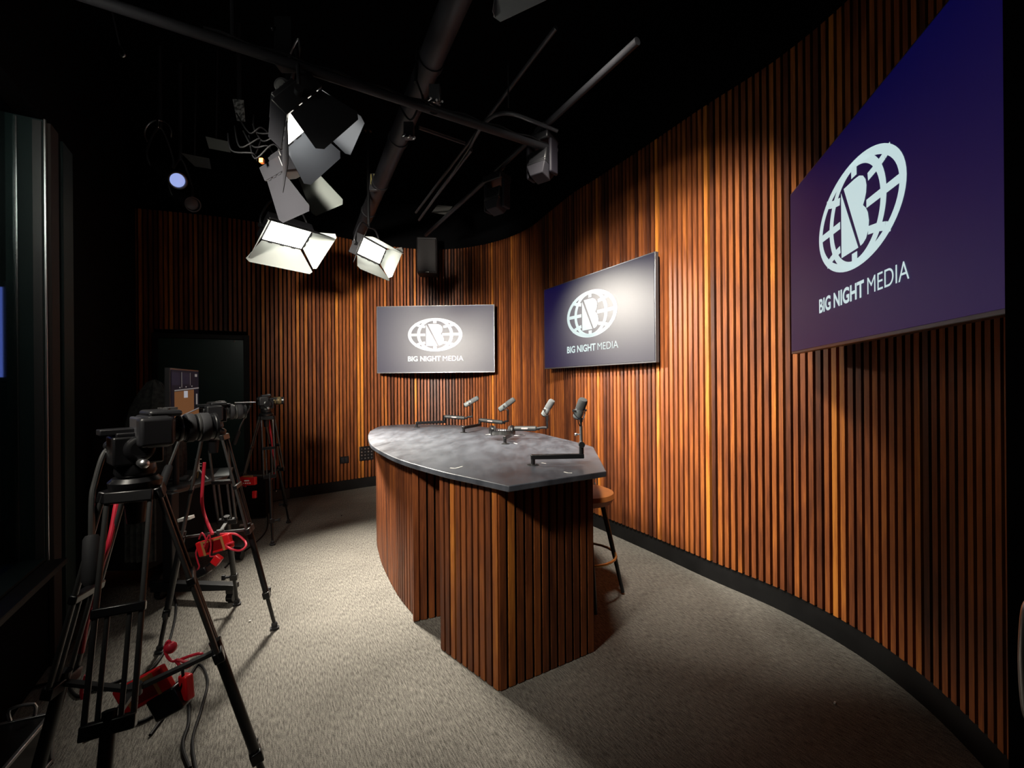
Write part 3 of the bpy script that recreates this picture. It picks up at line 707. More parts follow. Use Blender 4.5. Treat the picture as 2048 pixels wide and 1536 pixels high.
pipe('lighting_pipe', 'black pipe carrying the two moving head lights', 'pipe', at(1275, 82, 2.42), at(852, 470, 5.5), .022, M['pipe'])
pipe('conduit', 'long thin grey conduit from the top flap lamp down to the far wall', 'pipe', at(1112, 55, 2.62), at(832, 425, 5.4), .014, M['conduit'])
pipe('conduit', 'short grey conduit between the long thin one and the bent one', 'pipe', at(943, 300, 3.7), at(846, 428, 5.35), .013, M['conduit'])
t = thing('conduit', 'grey conduit with a wide bend at its near end', 'pipe', at(960, 260, 3.5))
mb = MB(); mb.tube([at(838, 440, 5.4), at(925, 318, 3.9), at(948, 278, 3.55), at(970, 245, 3.3), at(995, 229, 3.2), at(1025, 228, 3.15), at(1072, 245, 3.15), at(1115, 262, 3.2)], .014, n=10); mb.build('pipe', M['conduit'], t)
for a, b, Ya, Yb, lab in ((838, 968, 3.0, 3.35, 'thin twin rail below the cross pipe, right of the duct'),):
    t = thing('rail', lab, 'rail', at(a, 253, Ya)); mb = MB(); mb.cyl(at(838, 253, 3.0), at(930, 285, 3.35), .006, n=8); mb.cyl(at(838, 257, 3.0), at(930, 289, 3.35), .006, n=8); mb.build('bar', M['conduit'], t)
for px, y1, Y, r, lab in ((466, 100, 2.3, .012, 'thin drop rod above the cross pipe, left of the big lamp'), (1017, 215, 3.1, .005, 'hair thin rod hanging near the bent conduit'), (480, 230, 3.4, .010, 'thin drop rod ending at the speckled junction plate')):
    a = at(px, y1, Y); pipe('hanger_rod', lab, 'rod', a, V((a.x, a.y, CEIL)), r, M['pipe'], n=10)
t = thing('junction_plate', 'speckled grey metal plate hanging left of the big lamp', 'plate', at(478, 220, 3.3))
mb = MB(); mb.slab([at(465, 198, 3.3), at(487, 200, 3.3), at(490, 243, 3.3), at(474, 241, 3.3)], V((0, .004, 0))); mb.build('plate', noisy(mat('speckled', rough=.5), (.03, .03, .03), (.25, .25, .25), (40, 40, 40), lo=.45, hi=.55), t, smooth=False); q = at(476, 202, 3.305); mb = MB(); mb.cyl(q, V((q.x, q.y, CEIL)), .006, n=8); mb.build('hanger', M['pipe'], t)
# thick clamp and steel eye above the big lamp
t = thing('pipe_clamp', 'heavy black clamp gripping the cross pipe over the big lamp', 'clamp', at(575, 120, 2.45))
a = at(573, 90, 2.42); mb = MB(); mb.box(a, (.10, .08, .26)); mb.cyl(a + V((-.05, -.045, .05)), a + V((-.05, -.06, .05)), .01); mb.build('body', M['satin_black'], t, bevel=.008)
mb = MB(); mb.tube([at(571, 130, 2.36), at(582, 105, 2.36), at(596, 78, 2.36), at(599, 95, 2.36), at(597, 118, 2.36)], .005); mb.build('safety_cable', M['alu'], t)
mb = MB(); b = at(563, 170, 2.36); mb.lathe(b + V((0, .03, .0)), V((.1, -1, -.15)), [(0, .030), (.02, .042), (.035, .040), (.036, .030), (.045, .026)], 24); mb.build('tilt_knob', M['black_plastic'], t)
mb = MB(); mb.lathe(b + V((0, .03, .0)), V((.1, -1, -.15)), [(.0462, .024), (.0475, .024)], 24); mb.build('knob_ring', M['tube_grey'], t)
for px, py, Y, lab in ((870, 190, 2.75, 'grey steel clamp where the duct meets the cross pipe'), (818, 262, 3.1, 'grey steel clamp on the duct just below the cross pipe')):
    t = thing('beam_clamp', lab, 'clamp', at(px, py, Y)); c = at(px, py, Y); mb = MB(); mb.box(c, (.07, .05, .11)); mb.build('body', M['conduit'], t, bevel=.005)
    for k in range(3):
        mb = MB(); q = c + V((.035 * (k - 1), -.03, -.05 - .01 * k)); mb.cyl(q, q + V((.02, -.03, -.01)), .007); mb.build('bolt', M['steel'], t)
t = thing('duct_outlet', 'yellowish slotted opening near the far end of the duct', 'vent', at(752, 365, 4.7)); c = at(752, 365, 4.62); mb = MB()
mb.box(c, (.13, .03, .20), (V((1, 0, 0)), V((0, 1, -.2)).normalized(), V((0, .2, 1)).normalized())); mb.build('frame', M['conduit'], t, bevel=.004)
mb = MB()
for k in range(4): mb.box(c + V((-.045 + .03 * k, -.018, 0)), (.010, .006, .16))
mb.build('slot', M['yellow'], t)
# dim reflector flaps and a pale ceiling tile at the back
def flap(name, lab, cat, pts, Y, m):
    p = [at(x, y, Y + dy) for x, y, dy in pts]; t = thing(name, lab, cat, sum(p, V((0, 0, 0))) / len(p)); mb = MB(); mb.slab(p, V((0, .004, .003))); mb.build('panel', m, t, smooth=False)
    mb = MB(); c = (p[0] + p[1]) / 2; mb.cyl(c, V((c.x, c.y + .02, CEIL)), .006, n=8); mb.build('hanger', M['pipe'], t)
flap('reflector_flap', 'dim grey flap hanging beside the cables, higher of the two', 'flap', [(411, 273, .1), (455, 283, 0), (461, 305, 0), (418, 297, .1)], 3.6, mat('flap_grey', (.22, .22, .21), .7))
flap('reflector_flap', 'very dark flap right of the round spotlight, lower of the two', 'flap', [(362, 306, .1), (418, 317, 0), (422, 338, 0), (390, 333, .1)], 3.7, mat('flap_dark', (.09, .085, .085), .7))
flap('ceiling_tile', 'pale tile above the speaker at the end of the pipes', 'tile', [(875, 410, .3), (905, 413, .3), (893, 430, 0), (863, 425, 0)], 5.6, M['greypatch'])
# tangle of cables left of the big lamp
mb = MB(); rr = random.Random(3)
for k in range(7):
    x0, y0 = 455 + rr.random() * 60, 225 + rr.random() * 50
    mb.tube([at(x0, y0, 3.1), at(x0 + 30 * rr.random(), y0 + 30 + 20 * rr.random(), 3.0), at(x0 + 50, y0 + 40 * rr.random(), 3.0), at(x0 + 40 + 40 * rr.random(), y0 + 55, 3.1)], .005)
tag(mb.build('cable_tangle', M['cable']), 'tangle of black cables left of the big lamp', 'cables')
for px, py in ((552, 256), (524, 322)):
    c = at(px, py, 2.9); mb = MB(); mb.box(c, (.028, .03, .03)); o = mb.build('orange_connector', M['orange'], bevel=.004)
    tag(o, 'orange plug beside the big lamp' if py < 300 else 'orange plug beside the unlit black lamp', 'plug')
# round spotlights
def spot(lab, tail, head, Yt, Yh, r, lens, m, ring=True):
    a, b = at(*tail, Yt), at(*head, Yh); u = (b - a).normalized(); L = (b - a).length; t = thing('spotlight', lab, 'spotlight', (a + b) / 2)
    mb = MB(); mb.lathe(a, u, [(0, r * .4), (.01, r * .75), (L * .25, r * .8), (L * .3, r), (L * .95, r), (L, r * 1.1), (L + .02, r * 1.12), (L + .021, r * .95), (L + .004, r * .9)], 28); mb.build('housing', m, t)
    mb = MB(); mb.lathe(b + u * .006, u, [(0, r * .9), (.004, r * .6), (.006, .002)], 28); mb.build('lens', lens, t)
    mid = a.lerp(b, .45); tp = V((mid.x, mid.y, mid.z + .34)); s = frame(u)[0]
    mb = MB(); mb.tube([mid + s * (r + .01), mid + s * (r + .03) + UP * .12, tp, mid - s * (r + .03) + UP * .12, mid - s * (r + .01)], .009); mb.build('yoke', M['black_metal'], t)
    mb = MB(); mb.cyl(tp, V((tp.x, tp.y, CEIL)), .014); mb.build('drop_rod', M['pipe'], t)
    if ring:
        mb = MB(); c = tp - UP * .06; mb.tube([c + V((math.cos(q) * .11, -.02, math.sin(q) * .11)) for q in [k * .45 - .3 for k in range(10)]], .005); mb.build('safety_cable', M['alu'], t)
        mb = MB(); mb.box(tp + V((0, -.02, .02)), (.02, .02, .07)); mb.build('carabiner', M['steel'], t, bevel=.004)
    return t
spot('round black spotlight with a pale blue lens pointing down right', (296, 322), (354, 360), 3.75, 3.45, .058, M['bluelens'], M['satin_black'])
spot('dark round spotlight just below the one with the blue lens', (345, 388), (384, 408), 3.9, 3.7, .055, M['black_plastic'], M['black_metal'], False)
# moving head lights on the right pipe
def moving_head(lab, px, py, Y, top):
    c = at(px, py, Y); t = thing('moving_head_light', lab, 'moving light', c, 'moving head lights on the black pipe'); k = .105
    X, Yv, Z = V((.80, -.6, 0)), V((.6, .8, 0)), UP; fr = (X, Yv, Z); tp = V(top)
    mb = MB(); mb.box(c + Z * .175, (.20, .16, .06), fr); mb.build('base', M['black_metal'], t, bevel=.01)
    for s in (-1, 1):
        mb = MB(); mb.box(c + X * s * .098 + Z * .03, (.028, .10, .25), fr); mb.build('arm', mat_arm, t, bevel=.012)
    tilt = Matrix.Rotation(math.radians(-14), 3, X); z2 = tilt @ Z; y2 = tilt @ Yv; f2 = (X, y2, z2)
    mb = MB(); mb.box(c + z2 * .03, (.155, .15, .10), f2); mb.box(c - z2 * .028, (.165, .16, .022), f2); mb.build('head', M['black_plastic'], t, bevel=.014)
    mb = MB(); q = lambda sx, sy, h, w: c + X * sx * w + y2 * sy * w - z2 * h
    lo_ = [q(sx, sy, .115, .055) for sx, sy in ((-1, -1), (1, -1), (1, 1), (-1, 1))]; hi_ = [q(sx, sy, .040, .082) for sx, sy in ((-1, -1), (1, -1), (1, 1), (-1, 1))]
    mb.hexa(lo_, hi_); mb.build('lens_hood', mat_hood, t, bevel=.006)
    mb = MB()
    for s in (-1, 1): mb.tube([c + Z * .205 + X * s * .05, c + Z * .25 + X * s * .05, tp + X * s * .05], .008)
    mb.lathe(tp - rig * .05, rig, [(0, .03), (.1, .03)], 16); mb.build('clamp', M['conduit'], t)
    return t
mat_arm = mat('moving_arm', (.009, .008, .012), .6, spec=.2); mat_hood = mat('moving_hood', (.022, .021, .026), .6, spec=.2)
moving_head('moving head light lower on the pipe, closer to the back wall', 994, 400, 3.85, at(1000, 336, 3.95))
moving_head('moving head light higher on the pipe, closer to the camera', 1084, 330, 3.30, at(1082, 258, 3.35))
# wall speaker
p, d = wall_at(-1.28); n = V((d.y, -d.x, 0)); c = p + n * .24; c.z = 3.42
t = thing('wall_speaker', 'black loudspeaker high on the slatted wall between the lamp and the televisions', 'speaker', c)
mb = MB(); mb.box(c, (.30, .26, .54), (d, n, UP)); mb.build('cabinet', M['speaker'], t, bevel=.02)
mb = MB(); mb.box(c + n * .135 - UP * .01, (.26, .02, .48), (d, n, UP)); mb.build('grille', M['grille'], t, bevel=.008)
mb = MB(); mb.box(c + n * .15 - UP * .26, (.05, .006, .012), (d, n, UP)); mb.build('badge', M['steel'], t)
mb = MB(); mb.box(c - n * .17, (.10, .12, .14), (d, n, UP)); mb.build('bracket', M['black_metal'], t)

# ------------------------------------------------------------------ tripods, cameras
def tripod(lab, apex, feet, hb, cam_dir, handle, up_t=.49, mid_t=.84, sep=.095, clampc=None):
    ax = V((apex[0], apex[1], 0)); t = thing('tripod', lab, 'tripod', ax, 'black camera tripods')
    top = ax + UP * hb
    mb = MB(); mb.lathe(top - UP * .05, UP, [(0, .045), (.02, .062), (.05, .066), (.062, .055)], 28); mb.lathe(top - UP * .13, UP, [(0, .022), (.08, .03)], 16); mb.build('bowl', M['satin_black'], t)
    mids = []
    for f in feet:
        f = V((f[0], f[1], 0)); h = (f - ax).normalized(); side = V((-h.y, h.x, 0)); a = top + h * .055 - UP * .03; fo = f + UP * .03; u = (fo - a).normalized()
        Pt = lambda k: a.lerp(fo, k)
        mb = MB(); mb.lathe(Pt(up_t - .03), fo - Pt(up_t - .03), [(0, .017), ((Pt(mid_t) - Pt(up_t - .03)).length, .0165), ((Pt(mid_t) - Pt(up_t - .03)).length + .002, .011), ((fo - Pt(up_t - .03)).length, .0105)], 14); lg = mb.build('leg', M['satin_black'], t)
        for q0, q1, w_, h_ in ((a - u * .008, a + u * .026, sep + .014, .024), (Pt(up_t) - u * .018, Pt(up_t) + u * .018, sep + .014, .030), (Pt(.26) - u * .013, Pt(.26) + u * .013, sep + .018, .022), (Pt(mid_t) - u * .02, Pt(mid_t) + u * .02, .045, .038)):
            mb = MB(); mb.beam(q0, q1, w_, h_, h); mb.build('clamp', M['satin_black'], lg, bevel=.004)
        for s in (-1, 1):
            mb = MB(); mb.cyl(a + side * s * sep / 2, Pt(up_t) + side * s * sep / 2, .0072, n=12); mb.build('tube', M['tube_grey'], lg)
            mb = MB(); mb.cyl(Pt(.26) + side * s * sep * .24, Pt(up_t) + side * s * sep * .24, .0062, n=12); mb.build('tube', M['tube_grey'], lg)
        mb = MB(); k0 = Pt(mid_t); mb.cyl(k0 + side * .02, k0 + side * .055, .008); mb.box(k0 + side * .062, (.02, .014, .03)); mb.build('lock_knob', M['rubber'], lg)
        mb = MB(); mb.ball(fo - UP * .002, .018); mb.lathe(f, UP, [(0, .024), (.012, .027), (.018, .016)], 16); mb.build('foot', M['rubber'], lg)
        mids.append(Pt(up_t))
    cm = sum(mids, V((0, 0, 0))) / 3 - UP * .02
    mb = MB(); mb.lathe(cm - UP * .015, UP, [(0, .02), (.03, .02)], 16)
    for m_ in mids: mb.beam(cm, m_, .018, .012)
    mb.build('spreader', M['arm_grey'], t)
    # fluid head
    d = V((cam_dir[0], cam_dir[1], 0)).normalized(); sd = V((d.y, -d.x, 0))
    mb = MB(); mb.lathe(top + UP * .012, UP, [(0, .045), (.015, .052), (.045, .048), (.05, .035)], 28)
    mb.box(top + UP * .095, (.095, .12, .085), (sd, d, UP)); mb.lathe(top + UP * .10 - sd * .07, sd, [(0, .03), (.008, .038), (.132, .038), (.14, .03)], 24)
    hd = mb.build('fluid_head', M['satin_black'], t, bevel=.006)
    mb = MB(); mb.box(top + UP * .152, (.055, .17, .018), (sd, d, UP)); mb.box(top + UP * .143, (.075, .10, .012), (sd, d, UP)); mb.build('quick_release_plate', M['black_metal'], hd, bevel=.003)
    for s, z in ((-1, .06), (1, .06)):
        mb = MB(); q = top + UP * z + sd * s * .065; mb.cyl(q, q + sd * s * .03, .012); mb.ball(q + sd * s * .034, .014); mb.build('drag_knob', M['alu'], hd)
    hpts = [V(p) for p in handle]
    mb = MB(); mb.tube(hpts, .0075, n=10); ph_ = mb.build('pan_handle', M['tube_grey'], t)
    e = hpts[-1]; u = (e - hpts[-2]).normalized(); mb = MB(); mb.lathe(e - u * .02, u, [(0, .014), (.01, .019), (.12, .021), (.135, .014)], 16); mb.build('grip', M['rubber'], ph_)
    mb = MB(); mb.cyl(hpts[0] - sd * .02, hpts[0] + sd * .02, .016); mb.ball(hpts[0], .018); mb.build('rosette', M['black_metal'], ph_)
    return t, top
def video_camera(lab, base, d, L=.14, r=.043, hood=False, m=None, warm=False):
    base = V(base); d = V(d).normalized(); sd = d.cross(UP).normalized(); uu = sd.cross(d); t = thing('video_camera', lab, 'camera', base)
    bw, bh, bd = .150, .094, .060; c = base + uu * (bh / 2 + .003); fr = (sd, d, uu)
    mb = MB(); mb.box(c, (bw, bd, bh), fr); mb.box(c + sd * .058 - d * .006 , (.05, bd + .024, bh * .92), fr); mb.box(c + d * .036, (.10, .024, bh * .84), fr); mb.box(c + uu * (bh / 2 + .006) + d * .02, (bw * .82, .085, .02), fr)
    body = mb.build('body', m or M['black_plastic'], t, bevel=.010, seg=3)
    mb = MB(); mb.box(c - d * (bd / 2 + .007), (bw * .86, .014, bh * .92), fr); mb.build('rear_screen', M['bezel'], t, bevel=.005)
    for k in range(4):
        mb = MB(); q = c + uu * (bh / 2 + .017) + sd * (-.05 + .028 * k) + d * .03; mb.cyl(q, q + uu * .004, .0065); mb.build('button', M['tube_grey'], body)
    mb = MB(); mb.box(c + uu * (bh / 2 + .019) + d * .045, (.03, .03, .006), fr); mb.build('shoe', M['alu'], body)
    a = c + d * (bd / 2 + .02)
    mb = MB(); mb.lathe(a, d, [(0, r * .78), (.012, r * .80), (.013, r * .88), (L * .25, r * .92), (L * .26, r * .98), (L * .92, r), (L * .94, r * 1.05), (L, r * 1.06), (L + .002, r * .9), (L - .012, r * .84)], 36); ln = mb.build('lens', M['satin_black'], t)
    for k0, k1, rr_, mm in ((.10, .16, .95, M['tube_grey']), (.28, .44, 1.06, M['rubber']), (.52, .58, 1.02, M['tube_grey']), (.60, .80, 1.07, M['rubber'])):
        mb = MB(); mb.lathe(a + d * L * k0, d, [(0, r * rr_), (.002, r * rr_ * 1.02), (L * (k1 - k0), r * rr_ * 1.02), (L * (k1 - k0) + .002, r * rr_)], 36); mb.build('focus_ring' if mm is M['rubber'] else 'trim_ring', mm if not warm else M['tube_warm'], ln)
    mb = MB(); mb.lathe(a + d * (L - .010), d, [(0, r * .82), (.004, r * .5), (.006, .002)], 28); mb.build('front_glass', M['frontglass'], ln)
    if hood:
        mb = MB(); q = a + d * (L - .03) + uu * (r * 1.25); mb.box(q + d * .03, (.03, .11, .006), fr); mb.build('rod_arm', M['alu'], t)
    return t
M['tube_warm'] = mat('warm_ring', (.10, .075, .035), .3, metal=.5)
M['frontglass'] = mat('front_glass', (.01, .01, .015), .05, spec=.8)
# near tripod
nt_apex = V((-1.157, 1.35)); hb1 = 1.215
def seg(*p): return [at(x, y, Y) for x, y, Y in p]
tripod('camera tripod closest to the viewer at the left edge', nt_apex, [(-.86, 1.56), (-.975, .98), (-1.50, 1.29)], hb1, (.62, .78),
       seg((222, 892, 1.36), (206, 912, 1.33), (190, 965, 1.30), (184, 1000, 1.28), (183, 1085, 1.25)), sep=.10)
video_camera('largest video camera, closest to the viewer, long lens pointing right', at(306, 893, 1.36), (.62, .785, 0), .118, .043)
# middle tripod
tripod('middle camera tripod, its pan handle crossing in front of the cart', (-1.78, 2.62), [(-1.478, 2.716), (-2.0, 2.484), (-1.90, 3.02)], 1.235, (.70, .71),
       seg((372, 856, 2.50), (362, 872, 2.45), (345, 915, 2.38), (336, 938, 2.35)), sep=.10)
video_camera('middle video camera, in front of the dark door', at(426, 842, 2.62), (.70, .71, 0), .120, .043, hood=True)
# far tripod
tripod('farthest camera tripod, standing between the door and the wall outlets', (-2.47, 4.42), [(-2.27, 4.15), (-2.46, 4.82), (-2.80, 4.30)], 1.22, (.78, .62),
       seg((500, 812, 4.36), (498, 818, 4.3), (482, 850, 4.22), (476, 866, 4.2)), sep=.10)
video_camera('farthest video camera with a short stubby lens', at(527, 812, 4.42), (.80, .60, 0), .130, .037, warm=True)

# red recorders, their batteries and red cables on the tripods
def recorder(lab, c, ex, ey, w, h, th, win=True, writing=False):
    c = V(c); ex = V(ex).normalized(); nn = ex.cross(V(ey)).normalized(); ey = nn.cross(ex).normalized(); t = thing('red_recorder', lab, 'recorder box', c)
    mb = MB(); mb.box(c, (w, th, h), (ex, nn, ey)); mb.build('case', M['red'], t, bevel=.006)
    f = -1 if nn.y > 0 else 1; o = c + nn * f * (th / 2 + .001)
    if win:
        mb = MB(); mb.box(o, (w * .52, .002, h * .62), (ex, nn, ey)); mb.build('window', M['dark_red'], t)
        for s in (-1, 1):
            mb = MB(); mb.box(o + nn * f * .001 + ex * s * w * .29, (w * .07, .002, h * .98), (ex, nn, ey)); mb.build('tape_strip', M['tape'], t)
        mb = MB(); mb.box(o + nn * f * .001 + ey * h * .40, (w * .52, .002, h * .14), (ex, nn, ey)); mb.build('tape_strip', M['tape'], t)
    if writing:
        mb = MB(); mb.box(o + ey * h * .10, (w * .30, .002, h * .16), (ex, nn, ey)); mb.build('label_plate', M['label_white'], t)
        for k in range(4):
            mb = MB(); mb.box(o - ey * h * .22 + ex * (k - 1.5) * w * .13, (w * .08, .002, h * .13), (ex, nn, ey)); mb.build('printed_mark', M['label_white'], t)
        mb = MB(); mb.box(c + ey * (h / 2 + .006), (w * .6, th * .5, .014), (ex, nn, ey)); mb.build('top_strip', M['tape'], t)
    return t
def cable(name, lab, m, r, *pts, cat='cable', grp=None):
    mb = MB(); mb.tube([at(*p) if len(p) == 3 and p[0] > 20 else V(p) for p in pts], r, n=10); return tag(mb.build(name, m), lab, cat, grp)
recorder('red recorder box with tan tape strapped under the middle tripod', at(430, 1090, 2.55), (1, 0, .28), UP, .20, .085, .03)
recorder('small red block dangling below the middle tripod', at(434, 1120, 2.5), (.8, 0, -.6), UP, .045, .055, .03, False)
recorder('red recorder with white marks hung on the farthest tripod', at(496, 962, 4.2), (1, 0, .02), UP, .155, .075, .04, False, True)
recorder('tiny red block hanging from the farthest tripod recorder', at(509, 989, 4.2), (1, 0, 0), UP, .035, .07, .03, False)
recorder('large red recorder leaning low beside the nearest tripod', at(290, 1378, 1.56), (.85, .1, .42), UP, .175, .095, .03)
recorder('bright red battery block hanging right of the nearest tripod recorder', at(373, 1373, 1.58), (.7, -.3, .1), UP, .045, .085, .03, False)
cable('red_cable', 'thick red cable curving down from the cart to the middle tripod', M['redc'], .009, (409, 925, 2.75), (406, 960, 2.74), (404, 1000, 2.72), (409, 1030, 2.70), (425, 1068, 2.62))
cable('red_cable', 'red cable looping right out of the middle tripod recorder', M['redc'], .006, (440, 1068, 2.56), (470, 1068, 2.58), (488, 1080, 2.58), (492, 1092, 2.55), (480, 1101, 2.52), (462, 1098, 2.5), (452, 1090, 2.52), (468, 1084, 2.53))
cable('red_cable', 'thin red cable dangling below the middle tripod recorder', M['redc'], .004, (400, 1085, 2.55), (392, 1105, 2.54), (396, 1125, 2.54), (398, 1135, 2.54), (388, 1150, 2.54), (380, 1158, 2.54))
cable('red_cable', 'tight bundle of red wire tied round the middle tripod spreader', M['redc'], .004, (398, 1078, 2.52), (404, 1066, 2.5), (412, 1080, 2.5), (408, 1095, 2.5), (418, 1070, 2.5), (422, 1092, 2.52), (420, 1112, 2.52), (430, 1112, 2.52))
cable('red_cable', 'straight red cable running down inside the nearest tripod', M['redc'], .0075, (240, 985, 1.42), (233, 1010, 1.40), (226, 1050, 1.38), (217, 1090, 1.36), (205, 1125, 1.36), (196, 1160, 1.36), (188, 1190, 1.36), (172, 1250, 1.36), (163, 1305, 1.36))
cable('red_cable', 'red cable down the right leg of the farthest tripod', M['redc'], .009, (531, 800, 4.45), (536, 830, 4.46), (542, 870, 4.5), (546, 905, 4.55), (551, 930, 4.6), (547, 950, 4.55), (541, 960, 4.5))
cable('red_cable', 'red loops with a knot on the nearest tripod spreader', M['redc'], .005, (345, 1300, 1.6), (338, 1282, 1.6), (330, 1296, 1.6), (336, 1315, 1.6), (350, 1322, 1.6), (380, 1312, 1.6), (402, 1307, 1.6), (404, 1318, 1.6), (375, 1324, 1.58), (352, 1320, 1.58), (370, 1336, 1.58), (398, 1318, 1.6))
cable('red_cable', 'red wire scrap hanging by the nearest tripod lower tubes', M['redc'], .005, (172, 1350, 1.42), (166, 1370, 1.42), (163, 1385, 1.42), (166, 1398, 1.42))
mb = MB(); mb.ball(at(342, 1295, 1.6), .020); tag(mb.build('red_plug', M['redc']), 'red plug above the red loops on the nearest tripod', 'plug')
cable('wire_loop', 'thin red wire loops left of the farthest tripod recorder', M['redc'], .005, (488, 952, 4.2), (478, 956, 4.2), (474, 962, 4.2), (480, 969, 4.2), (492, 973, 4.2), (484, 962, 4.2), (490, 964, 4.2), cat='wire')
# black power bricks
for px, py, Y, s_, lab in ((406, 1143, 2.52, (.075, .05, .045), 'black power brick hanging under the middle tripod'), (338, 1402, 1.57, (.11, .05, .085), 'black power brick under the red recorder of the nearest tripod')):
    c = at(px, py, Y); ex = V((.85, 0, .45)).normalized(); t = thing('power_brick', lab, 'power adapter', c); mb = MB(); mb.box(c, s_, (ex, V((0, 1, 0)), V((-.45, 0, .85)).normalized())); mb.build('case', M['satin_black'], t, bevel=.008)
    mb = MB(); mb.tube([c + V((.02, 0, .03)), c + V((.05, 0, .06)), c + V((.04, .01, .12))], .005); mb.build('lead', M['cable'], t)

# ------------------------------------------------------------------ equipment cart and what stands on it
ct = thing('equipment_cart', 'black rolling equipment cart with two long feet behind the tripods', 'cart', (-2.62, 3.45, 0))
SH = .76
mb = MB(); sp = [V((-2.42, 3.14, SH)), V((-2.36, 3.62, SH)), V((-2.56, 4.04, SH)), V((-3.12, 3.80, SH)), V((-2.98, 3.12, SH))]
mb.prism([(p.x, p.y) for p in sp], SH - .03, SH); mb.build('shelf', mat('cart_shelf', (.05, .05, .052), .35), ct, bevel=.004)
for (x1, y1), (x0, y0) in (((-1.93, 3.06), (-2.55, 3.12)), ((-2.33, 3.80), (-2.95, 3.86))):
    mb = MB(); a, b = V((x0, y0, .105)), V((x1, y1, .105)); dd = (b - a).normalized(); s = V((-dd.y, dd.x, 0)) * .032
    mb.hexa([a - s - UP * .05, b - s - UP * .012, b + s - UP * .012, a + s - UP * .05], [a - s + UP * .02, b - s + UP * .022, b + s + UP * .022, a + s + UP * .02])
    ft = mb.build('base_foot', M['black_plastic'], ct, bevel=.004)
    for p in (b - dd * .035, a + dd * .05):
        mb = MB(); mb.box(p - UP * .02, (.05, .05, .04)); mb.cyl(p + V((-.022, .0, -.07)), p + V((.022, 0, -.07)), .033); mb.build('caster', M['satin_black'], ft)
for x, y in ((-2.42, 3.11), (-2.82, 3.85)):
    mb = MB(); mb.box((x, y, .44), (.07, .07, .62)); mb.build('post', M['black_metal'], ct, bevel=.006)
mb = MB(); mb.box((-2.82, 3.48, .42), (.34, .60, .50)); mb.build('cabinet', M['drape'], ct, bevel=.01)
mb = MB(); mb.beam((-2.55, 3.12, .11), (-2.95, 3.86, .11), .06, .05); mb.build('base_bar', M['black_metal'], ct)
# monitor standing on a post above the cart, screen turned to the right
m0, m1 = V((-2.325, 3.0, 0)), V((-2.50, 3.52, 0)); mx = (m1 - m0).normalized(); mn = V((mx.y, -mx.x, 0)); MZ0, MZ1 = 1.19, 1.63
t = thing('monitor', 'editing monitor on the cart showing a brown desk picture under a dark toolbar', 'monitor', (m0 + m1) / 2)
mc = (m0 + m1) / 2; mw = (m1 - m0).length
mb = MB(); mb.box(mc - mn * .022 + UP * (MZ0 + MZ1) / 2, (mw, .034, MZ1 - MZ0), (mx, mn, UP)); mb.build('housing', M['bezel'], t, bevel=.004)
scr = lambda u, v: mc + mx * ((u - .5) * (mw - .02)) + UP * (MZ0 + .012 + v * (MZ1 - MZ0 - .024)) - mn * .003
def rect(mb, u0, v0, u1, v1, k=0, mi=0, v0b=None, v1b=None):
    o = mn * (k * .0006)
    mb.add([scr(u0, v0) + o, scr(u1, v0 if v0b is None else v0b) + o, scr(u1, v1 if v1b is None else v1b) + o, scr(u0, v1) + o], [(0, 1, 2, 3)], .5, mi)
em = lambda n, c: mat(n, (.004, .004, .004), .55, emit=c, es=.8, spec=.1)
mb = MB(); rect(mb, 0, 0, 1, 1); sc_o = mb.build('screen', em('ui_dark', (.004, .005, .010)), t, smooth=False)
mb = MB(); rect(mb, .02, .74, .28, .96, 1); rect(mb, .37, .76, .62, .96, 1); mb.build('toolbar_pane', em('ui_navy', (.010, .010, .02)), sc_o, smooth=False)
mb = MB(); rect(mb, .34, .70, .355, .97, 2); rect(mb, .65, .74, .66, .97, 2); rect(mb, .10, .64, 1.0, .66, 2, 0, .68, .70); rect(mb, .84, .90, .93, .95, 2); rect(mb, .12, .17, 1, .19, 3, 0, .30, .32); rect(mb, .88, .36, .94, .58, 2)
for k in range(3): rect(mb, .26 + .22 * k, .69 + .012 * k, .30 + .22 * k, .71 + .012 * k, 2)
mb.build('divider', em('ui_grey', (.20, .18, .17)), sc_o, smooth=False)
mb = MB(); rect(mb, .10, .18, .80, .63, 1, 0, .28, .66); rect(mb, .12, .0, 1, .16, 1, 0, .0, .29); mb.build('picture', noisy(em('ui_brown', (.15, .062, .024)), (.004, .004, .004), (.006, .004, .004)), sc_o, smooth=False)
wh = em('ui_white', (.38, .38, .42)); mb = MB(); rect(mb, .42, .52, .56, .64, 2); mb.build('bright_patch', wh, sc_o, smooth=False); mb = MB(); rect(mb, .30, .03, .56, .18, 3); mb.build('bright_patch', em('ui_white', (.38, .38, .42)), sc_o, smooth=False)
mb = MB(); mb.cyl(V((mc.x, mc.y, SH)) - mn * .07, V((mc.x, mc.y, 1.45)) - mn * .07, .02); mb.box(V((mc.x, mc.y, 1.42)) - mn * .05, (.12, .04, .12), (mx, mn, UP)); mb.lathe(V((mc.x, mc.y, SH + .001)) - mn * .07, UP, [(0, .09), (.015, .085)], 24); mb.build('stand', M['black_metal'], t)
# dark cover draped over gear behind the monitor
cv = V((-2.86, 3.52, SH)); t_ = MB(); K = 36; rings = []
for i, (z, rx) in enumerate(((.002, .20), (.20, .205), (.42, .20), (.56, .17), (.68, .11), (.77, .05), (.79, .01))):
    rings.append([cv + V((math.cos(2 * math.pi * k / K) * rx * (1 + .09 * math.sin(k * 2.6 + z * 3)), math.sin(2 * math.pi * k / K) * rx * .8 * (1 + .09 * math.cos(k * 2.1)), z + .01 * math.sin(k * 1.3))) for k in range(K)])
t_.sweep(rings); tag(t_.build('draped_cover', M['cloth']), 'dark grey fabric cover draped in folds behind the monitor', 'cover')
